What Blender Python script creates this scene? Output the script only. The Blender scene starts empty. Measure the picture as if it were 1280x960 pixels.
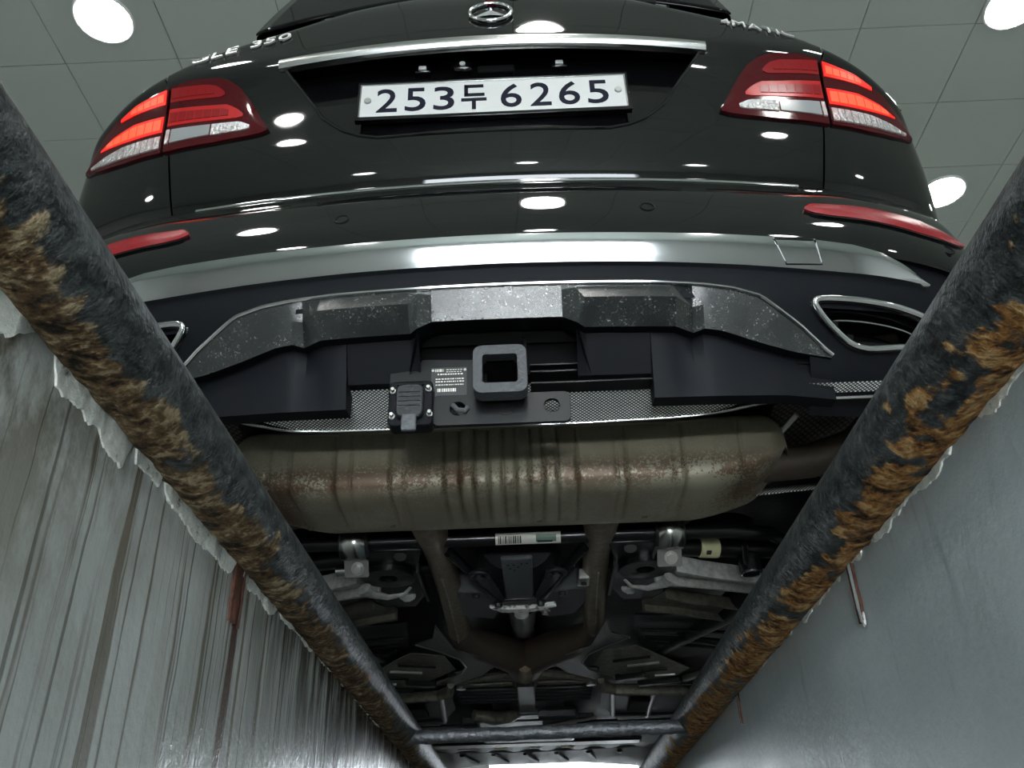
import bpy, bmesh, math, random
import numpy as np
from mathutils import Vector, Matrix, noise

random.seed(7)
scn = bpy.context.scene
COL = scn.collection
PI = math.pi
R = math.radians

# ------------------------------------------------------------------ camera
F_PX = 1100.0
cd = bpy.data.cameras.new('camera')
cam = bpy.data.objects.new('camera', cd)
COL.objects.link(cam)
p_, y_, r_ = R(31.3), R(-0.94), R(-1.74)
fwd = Vector((math.sin(y_)*math.cos(p_), math.cos(y_)*math.cos(p_), math.sin(p_)))
rgt = Vector((math.cos(y_), -math.sin(y_), 0))
upv = rgt.cross(fwd)
r2 = math.cos(r_)*rgt + math.sin(r_)*upv
u2 = -math.sin(r_)*rgt + math.cos(r_)*upv
cam.matrix_world = Matrix(((r2.x, u2.x, -fwd.x, 0.04), (r2.y, u2.y, -fwd.y, -1.131),
                           (r2.z, u2.z, -fwd.z, -0.364), (0, 0, 0, 1)))
cd.sensor_fit = 'HORIZONTAL'
cd.sensor_width = 36.0
cd.lens = 36.0*F_PX/1280.0
cd.clip_start = 0.01
scn.camera = cam

# ------------------------------------------------------------------ world, exposure
EXPO = 1.9
LAMP_STRENGTH = 22.0
w = bpy.data.worlds.new('overcast_sky')
scn.world = w
w.use_nodes = True
bg = w.node_tree.nodes['Background']
bg.inputs[0].default_value = (0.86, 0.94, 1.0, 1)
bg.inputs[1].default_value = 5.0
vs = scn.view_settings
vs.view_transform = 'Standard'
vs.look = 'None'
vs.gamma = 1
vs.use_curve_mapping = False
vs.exposure = EXPO
scn.cycles.use_denoising = True
scn.cycles.max_bounces = 8
scn.cycles.sample_clamp_indirect = 6.0

# ------------------------------------------------------------------ materials
M = {}
def nodes_of(m):
    return m.node_tree.nodes, m.node_tree.links
def mat(name, base, rough=0.5, metal=0.0, coat=0.0, emis=None, estr=0.0, spec=0.5, bump=None, vary=None):
    """procedural principled material; bump=(scale,strength), vary=(scale,colour2,lo,hi)"""
    m = bpy.data.materials.new(name); m.use_nodes = True
    n, l = nodes_of(m); b = n['Principled BSDF']
    b.inputs['Base Color'].default_value = (*base, 1)
    b.inputs['Roughness'].default_value = rough
    b.inputs['Metallic'].default_value = metal
    b.inputs['Specular IOR Level'].default_value = spec
    b.inputs['Coat Weight'].default_value = coat
    b.inputs['Coat Roughness'].default_value = 0.03
    if emis:
        b.inputs['Emission Color'].default_value = (*emis, 1)
        b.inputs['Emission Strength'].default_value = estr
    if bump or vary:
        tc = n.new('ShaderNodeTexCoord')
    if vary:
        t = n.new('ShaderNodeTexNoise'); t.inputs['Scale'].default_value = vary[0]; t.inputs['Detail'].default_value = 6
        t.inputs['Roughness'].default_value = 0.65
        cr = n.new('ShaderNodeValToRGB')
        cr.color_ramp.elements[0].position = vary[2]; cr.color_ramp.elements[0].color = (*base, 1)
        cr.color_ramp.elements[1].position = vary[3]; cr.color_ramp.elements[1].color = (*vary[1], 1)
        l.new(tc.outputs['Object'], t.inputs['Vector']); l.new(t.outputs['Fac'], cr.inputs[0]); l.new(cr.outputs[0], b.inputs['Base Color'])
    if bump:
        t2 = n.new('ShaderNodeTexNoise'); t2.inputs['Scale'].default_value = bump[0]; t2.inputs['Detail'].default_value = 4
        bp = n.new('ShaderNodeBump'); bp.inputs['Strength'].default_value = bump[1]; bp.inputs['Distance'].default_value = 0.01
        l.new(tc.outputs['Object'], t2.inputs['Vector']); l.new(t2.outputs['Fac'], bp.inputs['Height']); l.new(bp.outputs[0], b.inputs['Normal'])
    M[name] = m
    return m

mat('paint', (0.0030, 0.0035, 0.0036), 0.035, 0, 0.0, spec=0.55)
mat('gloss_black', (0.0025, 0.0025, 0.003), 0.08, 0, 0.0)
mat('satin_black', (0.0040, 0.0046, 0.0065), 0.50, spec=0.11, bump=(900, 0.08))
mat('inner_black', (0.0015, 0.0015, 0.0016), 0.8, spec=0.12)
mat('chrome', (0.60, 0.615, 0.62), 0.08, 1.0)
mat('brushed', (0.47, 0.48, 0.465), 0.24, 1.0)
mat('badge', (0.75, 0.76, 0.75), 0.3, 0.5)
mat('steel', (0.42, 0.42, 0.40), 0.36, 1.0, bump=(300, 0.1))
mat('zinc', (0.16, 0.16, 0.15), 0.4, 0.4)
mat('hitch_grey', (0.035, 0.039, 0.044), 0.42, 0.1, bump=(160, 0.2))
mat('cast_alu', (0.48, 0.49, 0.47), 0.5, 0.35, vary=(60, (0.30, 0.30, 0.28), 0.4, 0.65), bump=(220, 0.25))
mat('dull_alu', (0.13, 0.127, 0.10), 0.5, 0.35, vary=(40, (0.065, 0.060, 0.043), 0.4, 0.65), bump=(150, 0.2))
mat('black_metal', (0.004, 0.0044, 0.0055), 0.27, 0.0, spec=0.40, vary=(30, (0.008, 0.008, 0.0075), 0.45, 0.65))
mat('under_black', (0.0032, 0.0035, 0.0042), 0.30, spec=0.33, vary=(14, (0.007, 0.0068, 0.006), 0.45, 0.7), bump=(60, 0.12))
mat('casting', (0.010, 0.011, 0.013), 0.36, 0.1, spec=0.4, bump=(180, 0.15))
mat('grey_plate', (0.070, 0.076, 0.082), 0.5, 0.1, spec=0.35, bump=(160, 0.25))
mat('rubber', (0.012, 0.012, 0.012), 0.75)
mat('lens_dark', (0.045, 0.0012, 0.003), 0.06, 0, 0.0, spec=0.4)
mat('lens_red', (0.13, 0.003, 0.005), 0.2, 0, 0.0, emis=(1.0, 0.02, 0.02), estr=0.015)
mat('lens_mid', (0.24, 0.005, 0.007), 0.2, 0, 0.0, emis=(1.0, 0.03, 0.02), estr=0.03)
mat('led_lit', (0.5, 0.012, 0.01), 0.25, 0, 0.0, emis=(1.0, 0.016, 0.010), estr=0.20)
mat('led_hot', (0.6, 0.03, 0.02), 0.25, 0, 0.0, emis=(1.0, 0.060, 0.022), estr=0.55)
mat('lens_clear', (0.30, 0.31, 0.31), 0.12, 0.3, 1.0)
mat('lens_crystal', (0.55, 0.55, 0.54), 0.1, 0.6, 1.0, bump=(140, 0.8))
mat('reflector', (0.20, 0.0035, 0.009), 0.22, 0, 0.0, spec=0.35, bump=(500, 0.2))
mat('plate_white', (0.50, 0.51, 0.50), 0.35, 0, 0.2)
mat('plate_ink', (0.006, 0.007, 0.016), 0.5, spec=0.12)
mat('glass_dark', (0.0015, 0.0015, 0.002), 0.04, 0, 0.0, spec=0.15)
mat('label_white', (0.62, 0.63, 0.56), 0.5)
mat('label_yellow', (0.55, 0.54, 0.32), 0.5)
mat('label_ink', (0.015, 0.015, 0.016), 0.5)
mat('label_green', (0.10, 0.17, 0.14), 0.5)
mat('lamp_lens', (0.35, 0.36, 0.36), 0.1, 0, 1.0)
mat('sprayed_grey', (0.75, 0.75, 0.72), 0.45, vary=(70, (0.08, 0.08, 0.075), 0.50, 0.62))
mat('ceiling_tile', (0.50, 0.545, 0.50), 0.55, bump=(60, 0.03))
mat('ceiling_back', (0.16, 0.17, 0.16), 0.8)
mat('light_rim', (0.75, 0.76, 0.75), 0.35)
mat('light_disc', (0.8, 0.8, 0.8), 0.5, emis=(1.0, 0.985, 0.95), estr=LAMP_STRENGTH)
mat('room_wall', (0.55, 0.57, 0.55), 0.6, bump=(40, 0.03))
mat('floor_epoxy', (0.34, 0.36, 0.35), 0.35, vary=(3, (0.26, 0.275, 0.265), 0.4, 0.65))
mat('concrete', (0.30, 0.30, 0.29), 0.8, vary=(6, (0.20, 0.20, 0.19), 0.4, 0.65), bump=(40, 0.2))
mat('tyre', (0.012, 0.012, 0.012), 0.7)

def new_mat(name):
    m = bpy.data.materials.new(name); m.use_nodes = True
    M[name] = m
    n, l = nodes_of(m)
    return m, n, l, n['Principled BSDF']
def N(n, typ, **kw):
    o = n.new(typ)
    for k, v in kw.items(): setattr(o, k, v)
    return o
def math_node(n, l, op, a, b=None, clamp=False):
    o = n.new('ShaderNodeMath'); o.operation = op; o.use_clamp = clamp
    for i, v in enumerate((a, b)):
        if v is None: continue
        if isinstance(v, (int, float)): o.inputs[i].default_value = v
        else: l.new(v, o.inputs[i])
    return o.outputs[0]
def ramp(n, l, src, stops):
    c = n.new('ShaderNodeValToRGB'); e = c.color_ramp.elements
    while len(e) < len(stops): e.new(0.5)
    for el, (p, col) in zip(e, stops):
        el.position = p; el.color = (*col, 1) if len(col) == 3 else col
    l.new(src, c.inputs[0]); return c.outputs[0]
def mix(n, l, fac, a, b):
    o = n.new('ShaderNodeMix'); o.data_type = 'RGBA'
    if isinstance(fac, (int, float)): o.inputs[0].default_value = fac
    else: l.new(fac, o.inputs[0])
    for idx, v in ((6, a), (7, b)):
        if isinstance(v, tuple): o.inputs[idx].default_value = (*v, 1)
        else: l.new(v, o.inputs[idx])
    return o.outputs[2]
def noise_tex(n, l, vec, scale, detail=5, rough=0.6):
    t = n.new('ShaderNodeTexNoise'); t.inputs['Scale'].default_value = scale
    t.inputs['Detail'].default_value = detail; t.inputs['Roughness'].default_value = rough
    l.new(vec, t.inputs['Vector']); return t.outputs['Fac']
def mapping(n, l, vec, scale, loc=(0, 0, 0)):
    o = n.new('ShaderNodeMapping'); o.inputs['Scale'].default_value = scale; o.inputs['Location'].default_value = loc
    l.new(vec, o.inputs['Vector']); return o.outputs[0]
def bump_to(n, l, b, height, strength, dist=0.01):
    o = n.new('ShaderNodeBump'); o.inputs['Strength'].default_value = strength; o.inputs['Distance'].default_value = dist
    l.new(height, o.inputs['Height']); l.new(o.outputs[0], b.inputs['Normal'])

BLK = (0.0, 0.0, 0.0); WHT = (1.0, 1.0, 1.0)
# dusty textured black plastic of the rear diffuser (salt specks)
m, n, l, b = new_mat('dusty_plastic')
tc = N(n, 'ShaderNodeTexCoord').outputs['Object']
sp = ramp(n, l, noise_tex(n, l, tc, 260, 2, 0.5), [(0.62, BLK), (0.70, WHT)])
fl = ramp(n, l, noise_tex(n, l, tc, 22, 4), [(0.42, BLK), (0.62, WHT)])
k = math_node(n, l, 'MULTIPLY', sp, fl)
c1 = mix(n, l, fl, (0.010, 0.012, 0.013), (0.022, 0.025, 0.024))
l.new(mix(n, l, k, c1, (0.20, 0.21, 0.19)), b.inputs['Base Color'])
b.inputs['Roughness'].default_value = 0.24
b.inputs['Specular IOR Level'].default_value = 0.75
bump_to(n, l, b, noise_tex(n, l, tc, 600, 2), 0.12, 0.003)

# muffler skin: warm grey steel, rust specks gathering low down
m, n, l, b = new_mat('muffler_steel')
tc = N(n, 'ShaderNodeTexCoord').outputs['Object']
sep = n.new('ShaderNodeSeparateXYZ'); l.new(tc, sep.inputs[0])
big = noise_tex(n, l, tc, 7, 4)
fine = noise_tex(n, l, tc, 190, 3, 0.7)
g = math_node(n, l, 'MULTIPLY_ADD', sep.outputs[2], -9.0); n[g.node.name].inputs[2].default_value = 3.62
msk = math_node(n, l, 'ADD', math_node(n, l, 'MULTIPLY', big, 1.1), math_node(n, l, 'MULTIPLY', fine, 0.9))
bandm = ramp(n, l, sep.outputs[2], [(0.315, (0.15, 0.15, 0.15)), (0.335, (1, 1, 1)), (0.362, (0.75, 0.75, 0.75)), (0.385, (0.15, 0.15, 0.15))])
msk = math_node(n, l, 'MULTIPLY', ramp(n, l, msk, [(0.97, BLK), (1.12, WHT)]), bandm)
base = mix(n, l, noise_tex(n, l, tc, 30, 5), (0.215, 0.20, 0.145), (0.33, 0.31, 0.235))
l.new(mix(n, l, msk, base, (0.105, 0.060, 0.034)), b.inputs['Base Color'])
b.inputs['Metallic'].default_value = 0.30; b.inputs['Roughness'].default_value = 0.46
bump_to(n, l, b, fine, 0.10, 0.004)

m, n, l, b = new_mat('exhaust_steel')
tc = N(n, 'ShaderNodeTexCoord').outputs['Object']
f1 = noise_tex(n, l, tc, 55, 5, 0.7)
l.new(ramp(n, l, f1, [(0.38, (0.175, 0.150, 0.105)), (0.62, (0.105, 0.076, 0.050))]), b.inputs['Base Color'])
b.inputs['Metallic'].default_value = 0.35; b.inputs['Roughness'].default_value = 0.42
bump_to(n, l, b, noise_tex(n, l, tc, 160, 3), 0.2, 0.004)

m, n, l, b = new_mat('rusty_exhaust')
tc = N(n, 'ShaderNodeTexCoord').outputs['Object']
l.new(ramp(n, l, noise_tex(n, l, tc, 45, 5, 0.7), [(0.38, (0.060, 0.050, 0.040)), (0.62, (0.055, 0.037, 0.026))]), b.inputs['Base Color'])
b.inputs['Metallic'].default_value = 0.3; b.inputs['Roughness'].default_value = 0.55

# embossed aluminium heat shield (dimple relief too fine to model)
def dimple(name, hi, lo, pitch):
    m, n, l, b = new_mat(name)
    tc = N(n, 'ShaderNodeTexCoord').outputs['UV']
    sep = n.new('ShaderNodeSeparateXYZ'); l.new(tc, sep.inputs[0])
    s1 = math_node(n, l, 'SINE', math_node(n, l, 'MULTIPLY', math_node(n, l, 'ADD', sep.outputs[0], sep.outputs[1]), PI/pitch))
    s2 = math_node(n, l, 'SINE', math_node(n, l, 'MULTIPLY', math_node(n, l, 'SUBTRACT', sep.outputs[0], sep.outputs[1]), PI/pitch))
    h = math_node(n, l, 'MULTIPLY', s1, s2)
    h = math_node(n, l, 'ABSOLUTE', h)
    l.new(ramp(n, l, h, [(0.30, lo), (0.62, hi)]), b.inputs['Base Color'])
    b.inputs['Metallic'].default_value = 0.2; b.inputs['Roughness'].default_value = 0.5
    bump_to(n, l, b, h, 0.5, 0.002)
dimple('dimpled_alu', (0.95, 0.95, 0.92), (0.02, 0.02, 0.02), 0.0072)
dimple('dimpled_dark', (0.085, 0.078, 0.062), (0.010, 0.009, 0.008), 0.014)

# pit walls
def pit_wall(name, base1, base2, streaks, seed):
    m, n, l, b = new_mat(name)
    tc = N(n, 'ShaderNodeTexCoord').outputs['Object']
    sep = n.new('ShaderNodeSeparateXYZ'); l.new(tc, sep.inputs[0])
    patch = noise_tex(n, l, tc, 5, 5)
    col = mix(n, l, ramp(n, l, patch, [(0.35, BLK), (0.65, WHT)]), base1, base2)
    if streaks:
        # slight wander so the runs are not ruled lines
        wob = math_node(n, l, 'MULTIPLY', noise_tex(n, l, mapping(n, l, tc, (1, 6, 5)), 2.0, 2), 0.012)
        cmb = n.new('ShaderNodeCombineXYZ')
        yy = math_node(n, l, 'ADD', sep.outputs[1], wob)
        l.new(yy, cmb.inputs[1]); l.new(sep.outputs[2], cmb.inputs[2])
        v1 = mapping(n, l, cmb.outputs[0], (1, 46, 0.9), (seed, 0, 0))
        v2 = mapping(n, l, cmb.outputs[0], (1, 105, 0.8), (seed+3, 0, 0))
        v3 = mapping(n, l, cmb.outputs[0], (1, 13, 1.2), (seed+9, 0, 0))
        s1 = ramp(n, l, noise_tex(n, l, v1, 1.0, 3, 0.55), [(0.555, BLK), (0.615, WHT)])
        s2 = ramp(n, l, noise_tex(n, l, v2, 1.0, 3, 0.55), [(0.565, BLK), (0.63, WHT)])
        s3 = ramp(n, l, noise_tex(n, l, v3, 1.0, 4, 0.6), [(0.50, BLK), (0.72, WHT)])
        # runs start at the wall top and fade further down
        dn = ramp(n, l, math_node(n, l, 'MULTIPLY_ADD', sep.outputs[2], 1.6), [(0.0, (0.30, 0.30, 0.30)), (1.0, (1, 1, 1))])
        dn.node.inputs[0].links[0].from_node.inputs[2].default_value = 0.95
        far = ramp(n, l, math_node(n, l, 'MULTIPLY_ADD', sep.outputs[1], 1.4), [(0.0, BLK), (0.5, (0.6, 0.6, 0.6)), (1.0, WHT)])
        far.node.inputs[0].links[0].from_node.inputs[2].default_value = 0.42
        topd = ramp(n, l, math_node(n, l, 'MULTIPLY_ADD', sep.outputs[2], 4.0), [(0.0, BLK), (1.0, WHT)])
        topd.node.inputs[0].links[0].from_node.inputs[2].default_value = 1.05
        col = mix(n, l, math_node(n, l, 'MULTIPLY', math_node(n, l, 'MULTIPLY', s3, dn), 0.45), col, (0.26, 0.25, 0.19))
        col = mix(n, l, math_node(n, l, 'MULTIPLY', math_node(n, l, 'MULTIPLY', s1, dn), 0.85), col, (0.10, 0.075, 0.042))
        col = mix(n, l, math_node(n, l, 'MULTIPLY', math_node(n, l, 'MULTIPLY', s2, dn), 0.80), col, (0.060, 0.058, 0.045))
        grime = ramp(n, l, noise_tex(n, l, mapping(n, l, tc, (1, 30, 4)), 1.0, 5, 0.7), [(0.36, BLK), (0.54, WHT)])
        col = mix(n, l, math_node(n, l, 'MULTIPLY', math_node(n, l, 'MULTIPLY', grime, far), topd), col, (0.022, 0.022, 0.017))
        near = ramp(n, l, math_node(n, l, 'MULTIPLY_ADD', sep.outputs[1], -2.2), [(0.0, BLK), (1.0, WHT)])
        near.node.inputs[0].links[0].from_node.inputs[2].default_value = -0.55
        ng = ramp(n, l, noise_tex(n, l, mapping(n, l, tc, (1, 16, 9), (5, 0, 0)), 1.0, 5, 0.7), [(0.40, BLK), (0.58, WHT)])
        col = mix(n, l, math_node(n, l, 'MULTIPLY', math_node(n, l, 'MULTIPLY', ng, near), topd), col, (0.075, 0.058, 0.030))
        # rust run below the old strap
        dy = math_node(n, l, 'MULTIPLY', math_node(n, l, 'ADD', yy, 0.092), 75.0)
        run = math_node(n, l, 'POWER', 2.718, math_node(n, l, 'MULTIPLY', math_node(n, l, 'MULTIPLY', dy, dy), -1.0))
        rr1 = ramp(n, l, math_node(n, l, 'MULTIPLY', run, math_node(n, l, 'ADD', noise_tex(n, l, mapping(n, l, tc, (1, 90, 16)), 1.0, 5, 0.7), 0.25)), [(0.22, BLK), (0.45, WHT)])
        col = mix(n, l, math_node(n, l, 'MULTIPLY', rr1, dn), col, (0.060, 0.022, 0.010))
    else:
        sc = ramp(n, l, noise_tex(n, l, mapping(n, l, tc, (1, 30, 12)), 1.0, 6, 0.75), [(0.66, BLK), (0.72, WHT)])
        col = mix(n, l, math_node(n, l, 'MULTIPLY', sc, 0.5), col, (0.52, 0.56, 0.56))
        sd = ramp(n, l, noise_tex(n, l, mapping(n, l, tc, (1, 26, 3.0), (7, 0, 0)), 1.0, 5, 0.7), [(0.60, BLK), (0.72, WHT)])
        col = mix(n, l, math_node(n, l, 'MULTIPLY', sd, 0.45), col, (0.13, 0.15, 0.155))
    l.new(col, b.inputs['Base Color'])
    b.inputs['Roughness'].default_value = 0.30 if not streaks else 0.26
    b.inputs['Coat Weight'].default_value = 0.08
    hb = math_node(n, l, 'ADD', noise_tex(n, l, mapping(n, l, tc, (1, 30, 8)), 1.0, 5), math_node(n, l, 'MULTIPLY', noise_tex(n, l, tc, 90, 3), 0.4))
    bump_to(n, l, b, hb, 0.35, 0.006)
pit_wall('pit_left', (0.47, 0.50, 0.485), (0.39, 0.415, 0.395), True, 2.0)
pit_wall('pit_right', (0.45, 0.51, 0.53), (0.38, 0.435, 0.455), False, 5.0)

m, n, l, b = new_mat('flaky_paint')
tc = N(n, 'ShaderNodeTexCoord').outputs['Object']
nz = noise_tex(n, l, mapping(n, l, tc, (1, 1, 1)), 45, 6, 0.75)
l.new(ramp(n, l, nz, [(0.34, (0.10, 0.095, 0.07)), (0.41, (0.58, 0.60, 0.55)), (0.60, (0.80, 0.82, 0.77))]), b.inputs['Base Color'])
b.inputs['Roughness'].default_value = 0.6
bump_to(n, l, b, nz, 0.4, 0.01)

# guard pipes: dark painted steel, rust on the underside (mask baked as mesh attribute so relief and colour agree)
def rusty_pipe(name, rust_a, rust_b, rust_c):
    m, n, l, b = new_mat(name)
    tc = N(n, 'ShaderNodeTexCoord').outputs['Object']
    at = N(n, 'ShaderNodeAttribute', attribute_name='rust').outputs['Fac']
    det = noise_tex(n, l, mapping(n, l, tc, (34, 44, 34)), 1.0, 4, 0.62)
    fine = noise_tex(n, l, tc, 130, 3, 0.6)
    rk = math_node(n, l, 'ADD', at, math_node(n, l, 'MULTIPLY', math_node(n, l, 'SUBTRACT', det, 0.5), 1.3))
    msk = ramp(n, l, rk, [(0.44, BLK), (0.56, WHT)])
    pc = ramp(n, l, noise_tex(n, l, mapping(n, l, tc, (70, 30, 70), (3, 0, 0)), 1.0, 6, 0.7), [(0.36, (0.011, 0.013, 0.014)), (0.48, (0.033, 0.039, 0.040)), (0.62, (0.072, 0.082, 0.082)), (0.78, (0.14, 0.15, 0.145))])
    rc = ramp(n, l, math_node(n, l, 'ADD', math_node(n, l, 'MULTIPLY', det, 0.6), math_node(n, l, 'MULTIPLY', fine, 0.4)),
              [(0.39, (0.010, 0.008, 0.006)), (0.45, rust_a), (0.52, rust_b), (0.60, rust_c)])
    l.new(mix(n, l, msk, pc, rc), b.inputs['Base Color'])
    l.new(ramp(n, l, msk, [(0.0, (0.46, 0.46, 0.46)), (1.0, (0.72, 0.72, 0.72))]), b.inputs['Roughness'])
    bump_to(n, l, b, math_node(n, l, 'ADD', det, math_node(n, l, 'MULTIPLY', fine, 0.5)), 0.8, 0.009)
    b.inputs['Specular IOR Level'].default_value = 0.22
rusty_pipe('pipe_left', (0.062, 0.038, 0.019), (0.125, 0.080, 0.040), (0.30, 0.24, 0.15))
rusty_pipe('pipe_right', (0.13, 0.062, 0.020), (0.27, 0.13, 0.040), (0.42, 0.28, 0.13))
mat('rust', (0.10, 0.030, 0.014), 0.75, vary=(60, (0.045, 0.018, 0.010), 0.4, 0.6), bump=(120, 0.4))
mat('bar_steel', (0.055, 0.060, 0.066), 0.42, 0.4, vary=(60, (0.16, 0.165, 0.17), 0.5, 0.75), bump=(90, 0.4))

# ------------------------------------------------------------------ mesh helpers
class MB:
    def __init__(self):
        self.v = []; self.f = []; self.uv = None
    def add(self, vs, fs):
        o = len(self.v); self.v += [tuple(p) for p in vs]; self.f += [tuple(i+o for i in q) for q in fs]; return self
    def box(self, x0, x1, y0, y1, z0, z1, mtx=None):
        vs = [Vector(c) for c in ((x0,y0,z0),(x1,y0,z0),(x1,y1,z0),(x0,y1,z0),(x0,y0,z1),(x1,y0,z1),(x1,y1,z1),(x0,y1,z1))]
        if mtx is not None: vs = [mtx @ q for q in vs]
        return self.add(vs, [(0,3,2,1),(4,5,6,7),(0,1,5,4),(1,2,6,5),(2,3,7,6),(3,0,4,7)])
    def prism(self, pts, axis, a, c, mtx=None):
        """polygon pts (u,v) extruded along axis 'x','y','z' from a to c"""
        def P(u, v, t): return Vector({'x': (t,u,v), 'y': (u,t,v), 'z': (u,v,t)}[axis])
        n_ = len(pts)
        vs = [P(*q, a) for q in pts] + [P(*q, c) for q in pts]
        if mtx is not None: vs = [mtx @ q for q in vs]
        fs = [tuple(range(n_-1, -1, -1)), tuple(range(n_, 2*n_))] + [(i, (i+1) % n_, n_+(i+1) % n_, n_+i) for i in range(n_)]
        return self.add(vs, fs)
    def tube(self, path, r, seg=14, closed=False, cap=True, flat=None):
        path = [Vector(q) for q in path]; n_ = len(path)
        rs = r if isinstance(r, (list, tuple)) else [r]*n_
        vs = []; fs = []; prev = None
        for i, q in enumerate(path):
            if closed: t = path[(i+1) % n_]-path[i-1]
            else: t = path[min(i+1, n_-1)]-path[max(i-1, 0)]
            t.normalize()
            if prev is None:
                a = Vector((0, 0, 1)) if abs(t.z) < 0.9 else Vector((1, 0, 0))
                u = (a - t*a.dot(t)).normalized()
            else:
                u = (prev - t*prev.dot(t)).normalized()
            prev = u; vv = t.cross(u)
            for j in range(seg):
                an = 2*PI*j/seg
                k1, k2 = (1, 1) if flat is None else flat
                vs.append(q + u*(math.cos(an)*rs[i]*k1) + vv*(math.sin(an)*rs[i]*k2))
        m_ = n_ if closed else n_-1
        for i in range(m_):
            for j in range(seg):
                a = i*seg+j; b2 = i*seg+(j+1) % seg; c2 = ((i+1) % n_)*seg+(j+1) % seg; d2 = ((i+1) % n_)*seg+j
                fs.append((a, b2, c2, d2))
        if cap and not closed:
            fs.append(tuple(range(seg-1, -1, -1))); fs.append(tuple(range((n_-1)*seg, n_*seg)))
        return self.add(vs, fs)
    def disc(self, c, ax, r, h, seg=18):
        c = Vector(c); ax = Vector(ax).normalized()
        return self.tube([c, c+ax*h], r, seg)
    def grid(self, rows):
        """rows: list of equally long point lists"""
        nr, nc = len(rows), len(rows[0])
        return self.add([q for r_ in rows for q in r_], [(i*nc+j, i*nc+j+1, (i+1)*nc+j+1, (i+1)*nc+j) for i in range(nr-1) for j in range(nc-1)])

def obj(name, mb, m, parent=None, bevel=0.0, sharp=38, smooth=True, uvf=None, solid=0.0):
    me = bpy.data.meshes.new(name)
    me.from_pydata([tuple(q) for q in mb.v], [], mb.f)
    bm = bmesh.new(); bm.from_mesh(me)
    bmesh.ops.remove_doubles(bm, verts=bm.verts, dist=1e-6)
    bmesh.ops.recalc_face_normals(bm, faces=bm.faces)
    bm.to_mesh(me); bm.free()
    if uvf:
        uvl = me.uv_layers.new(name='map')
        for lp in me.loops:
            uvl.data[lp.index].uv = uvf(me.vertices[lp.vertex_index].co)
    me.materials.append(M[m])
    if smooth:
        for p in me.polygons: p.use_smooth = True
        me.set_sharp_from_angle(angle=R(sharp))
    o = bpy.data.objects.new(name, me); COL.objects.link(o)
    if parent: o.parent = parent
    if solid:
        s = o.modifiers.new('thick', 'SOLIDIFY'); s.thickness = solid; s.offset = 1
    if bevel:
        bv = o.modifiers.new('edge', 'BEVEL'); bv.width = bevel; bv.segments = 2; bv.limit_method = 'ANGLE'; bv.angle_limit = R(40)
    return o
def share(name, src, parent, loc):
    o = bpy.data.objects.new(name, src.data); COL.objects.link(o); o.location = loc
    if parent: o.parent = parent
    for md in src.modifiers:
        k2 = o.modifiers.new(md.name, md.type)
        if md.type == 'BEVEL': k2.width, k2.segments, k2.limit_method, k2.angle_limit = md.width, md.segments, md.limit_method, md.angle_limit
    return o
def thing(name, label, cat, loc=(0, 0, 0), group=None):
    o = bpy.data.objects.new(name, None); COL.objects.link(o); o.location = loc
    o['label'] = label; o['category'] = cat
    if group: o['group'] = group
    return o
def tag(o, label, cat, group=None):
    o['label'] = label; o['category'] = cat
    if group: o['group'] = group
    return o
def struct(o, label, cat):
    o['kind'] = 'structure'; o['label'] = label; o['category'] = cat
    return o
def lerp(x, tab):
    return float(np.interp(x, [t[0] for t in tab], [t[1] for t in tab]))
def spline(tab):
    xs = np.array([t[0] for t in tab], float); ys = np.array([t[1] for t in tab], float)
    n_ = len(xs); h = np.diff(xs)
    A = np.zeros((n_, n_)); rr = np.zeros(n_); A[0, 0] = A[-1, -1] = 1
    for i in range(1, n_-1):
        A[i, i-1] = h[i-1]; A[i, i] = 2*(h[i-1]+h[i]); A[i, i+1] = h[i]
        rr[i] = 6*((ys[i+1]-ys[i])/h[i]-(ys[i]-ys[i-1])/h[i-1])
    mm = np.linalg.solve(A, rr)
    def f(x):
        if x <= xs[0]: return float(ys[0] + (x-xs[0])*((ys[1]-ys[0])/h[0]-h[0]*(2*mm[0]+mm[1])/6))
        if x >= xs[-1]: return float(ys[-1] + (x-xs[-1])*((ys[-1]-ys[-2])/h[-1]+h[-1]*(2*mm[-1]+mm[-2])/6))
        i = int(np.searchsorted(xs, x))-1; i = max(0, min(n_-2, i)); t = x-xs[i]; u = xs[i+1]-x
        return float((mm[i]*u**3+mm[i+1]*t**3)/(6*h[i]) + (ys[i]/h[i]-mm[i]*h[i]/6)*u + (ys[i+1]/h[i]-mm[i+1]*h[i]/6)*t)
    return f

#@@STRUCTURE
PXL, PXR, PZC, PRL, PRR = -0.295, 0.420, 0.045, 0.039, 0.043       # guard pipes
WL, WR = -0.315, 0.442                                            # pit wall faces
ROOM_X0, ROOM_X1, ROOM_Y0, ROOM_Y1, CEIL = -5.2, 5.6, -6.5, 11.0, 3.0
PIT_Y0, PIT_Y1, PIT_Z = -3.2, 5.6, -1.65

fl = MB()
fl.box(ROOM_X0, WL-.03, ROOM_Y0, ROOM_Y1, -0.16, 0.0); fl.box(WR+.03, ROOM_X1, ROOM_Y0, ROOM_Y1, -0.16, 0.0)
fl.box(WL-.03, WR+.03, ROOM_Y0, PIT_Y0, -0.16, 0.0); fl.box(WL-.03, WR+.03, PIT_Y1, ROOM_Y1, -0.16, 0.0)
struct(obj('floor', fl, 'floor_epoxy', smooth=False), 'grey painted workshop floor around the pit', 'floor')
struct(obj('floor_pit', MB().box(WL-.2, WR+.2, PIT_Y0-.2, PIT_Y1+.2, PIT_Z-.1, PIT_Z), 'concrete', smooth=False), 'concrete bottom of the inspection pit', 'floor')

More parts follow.
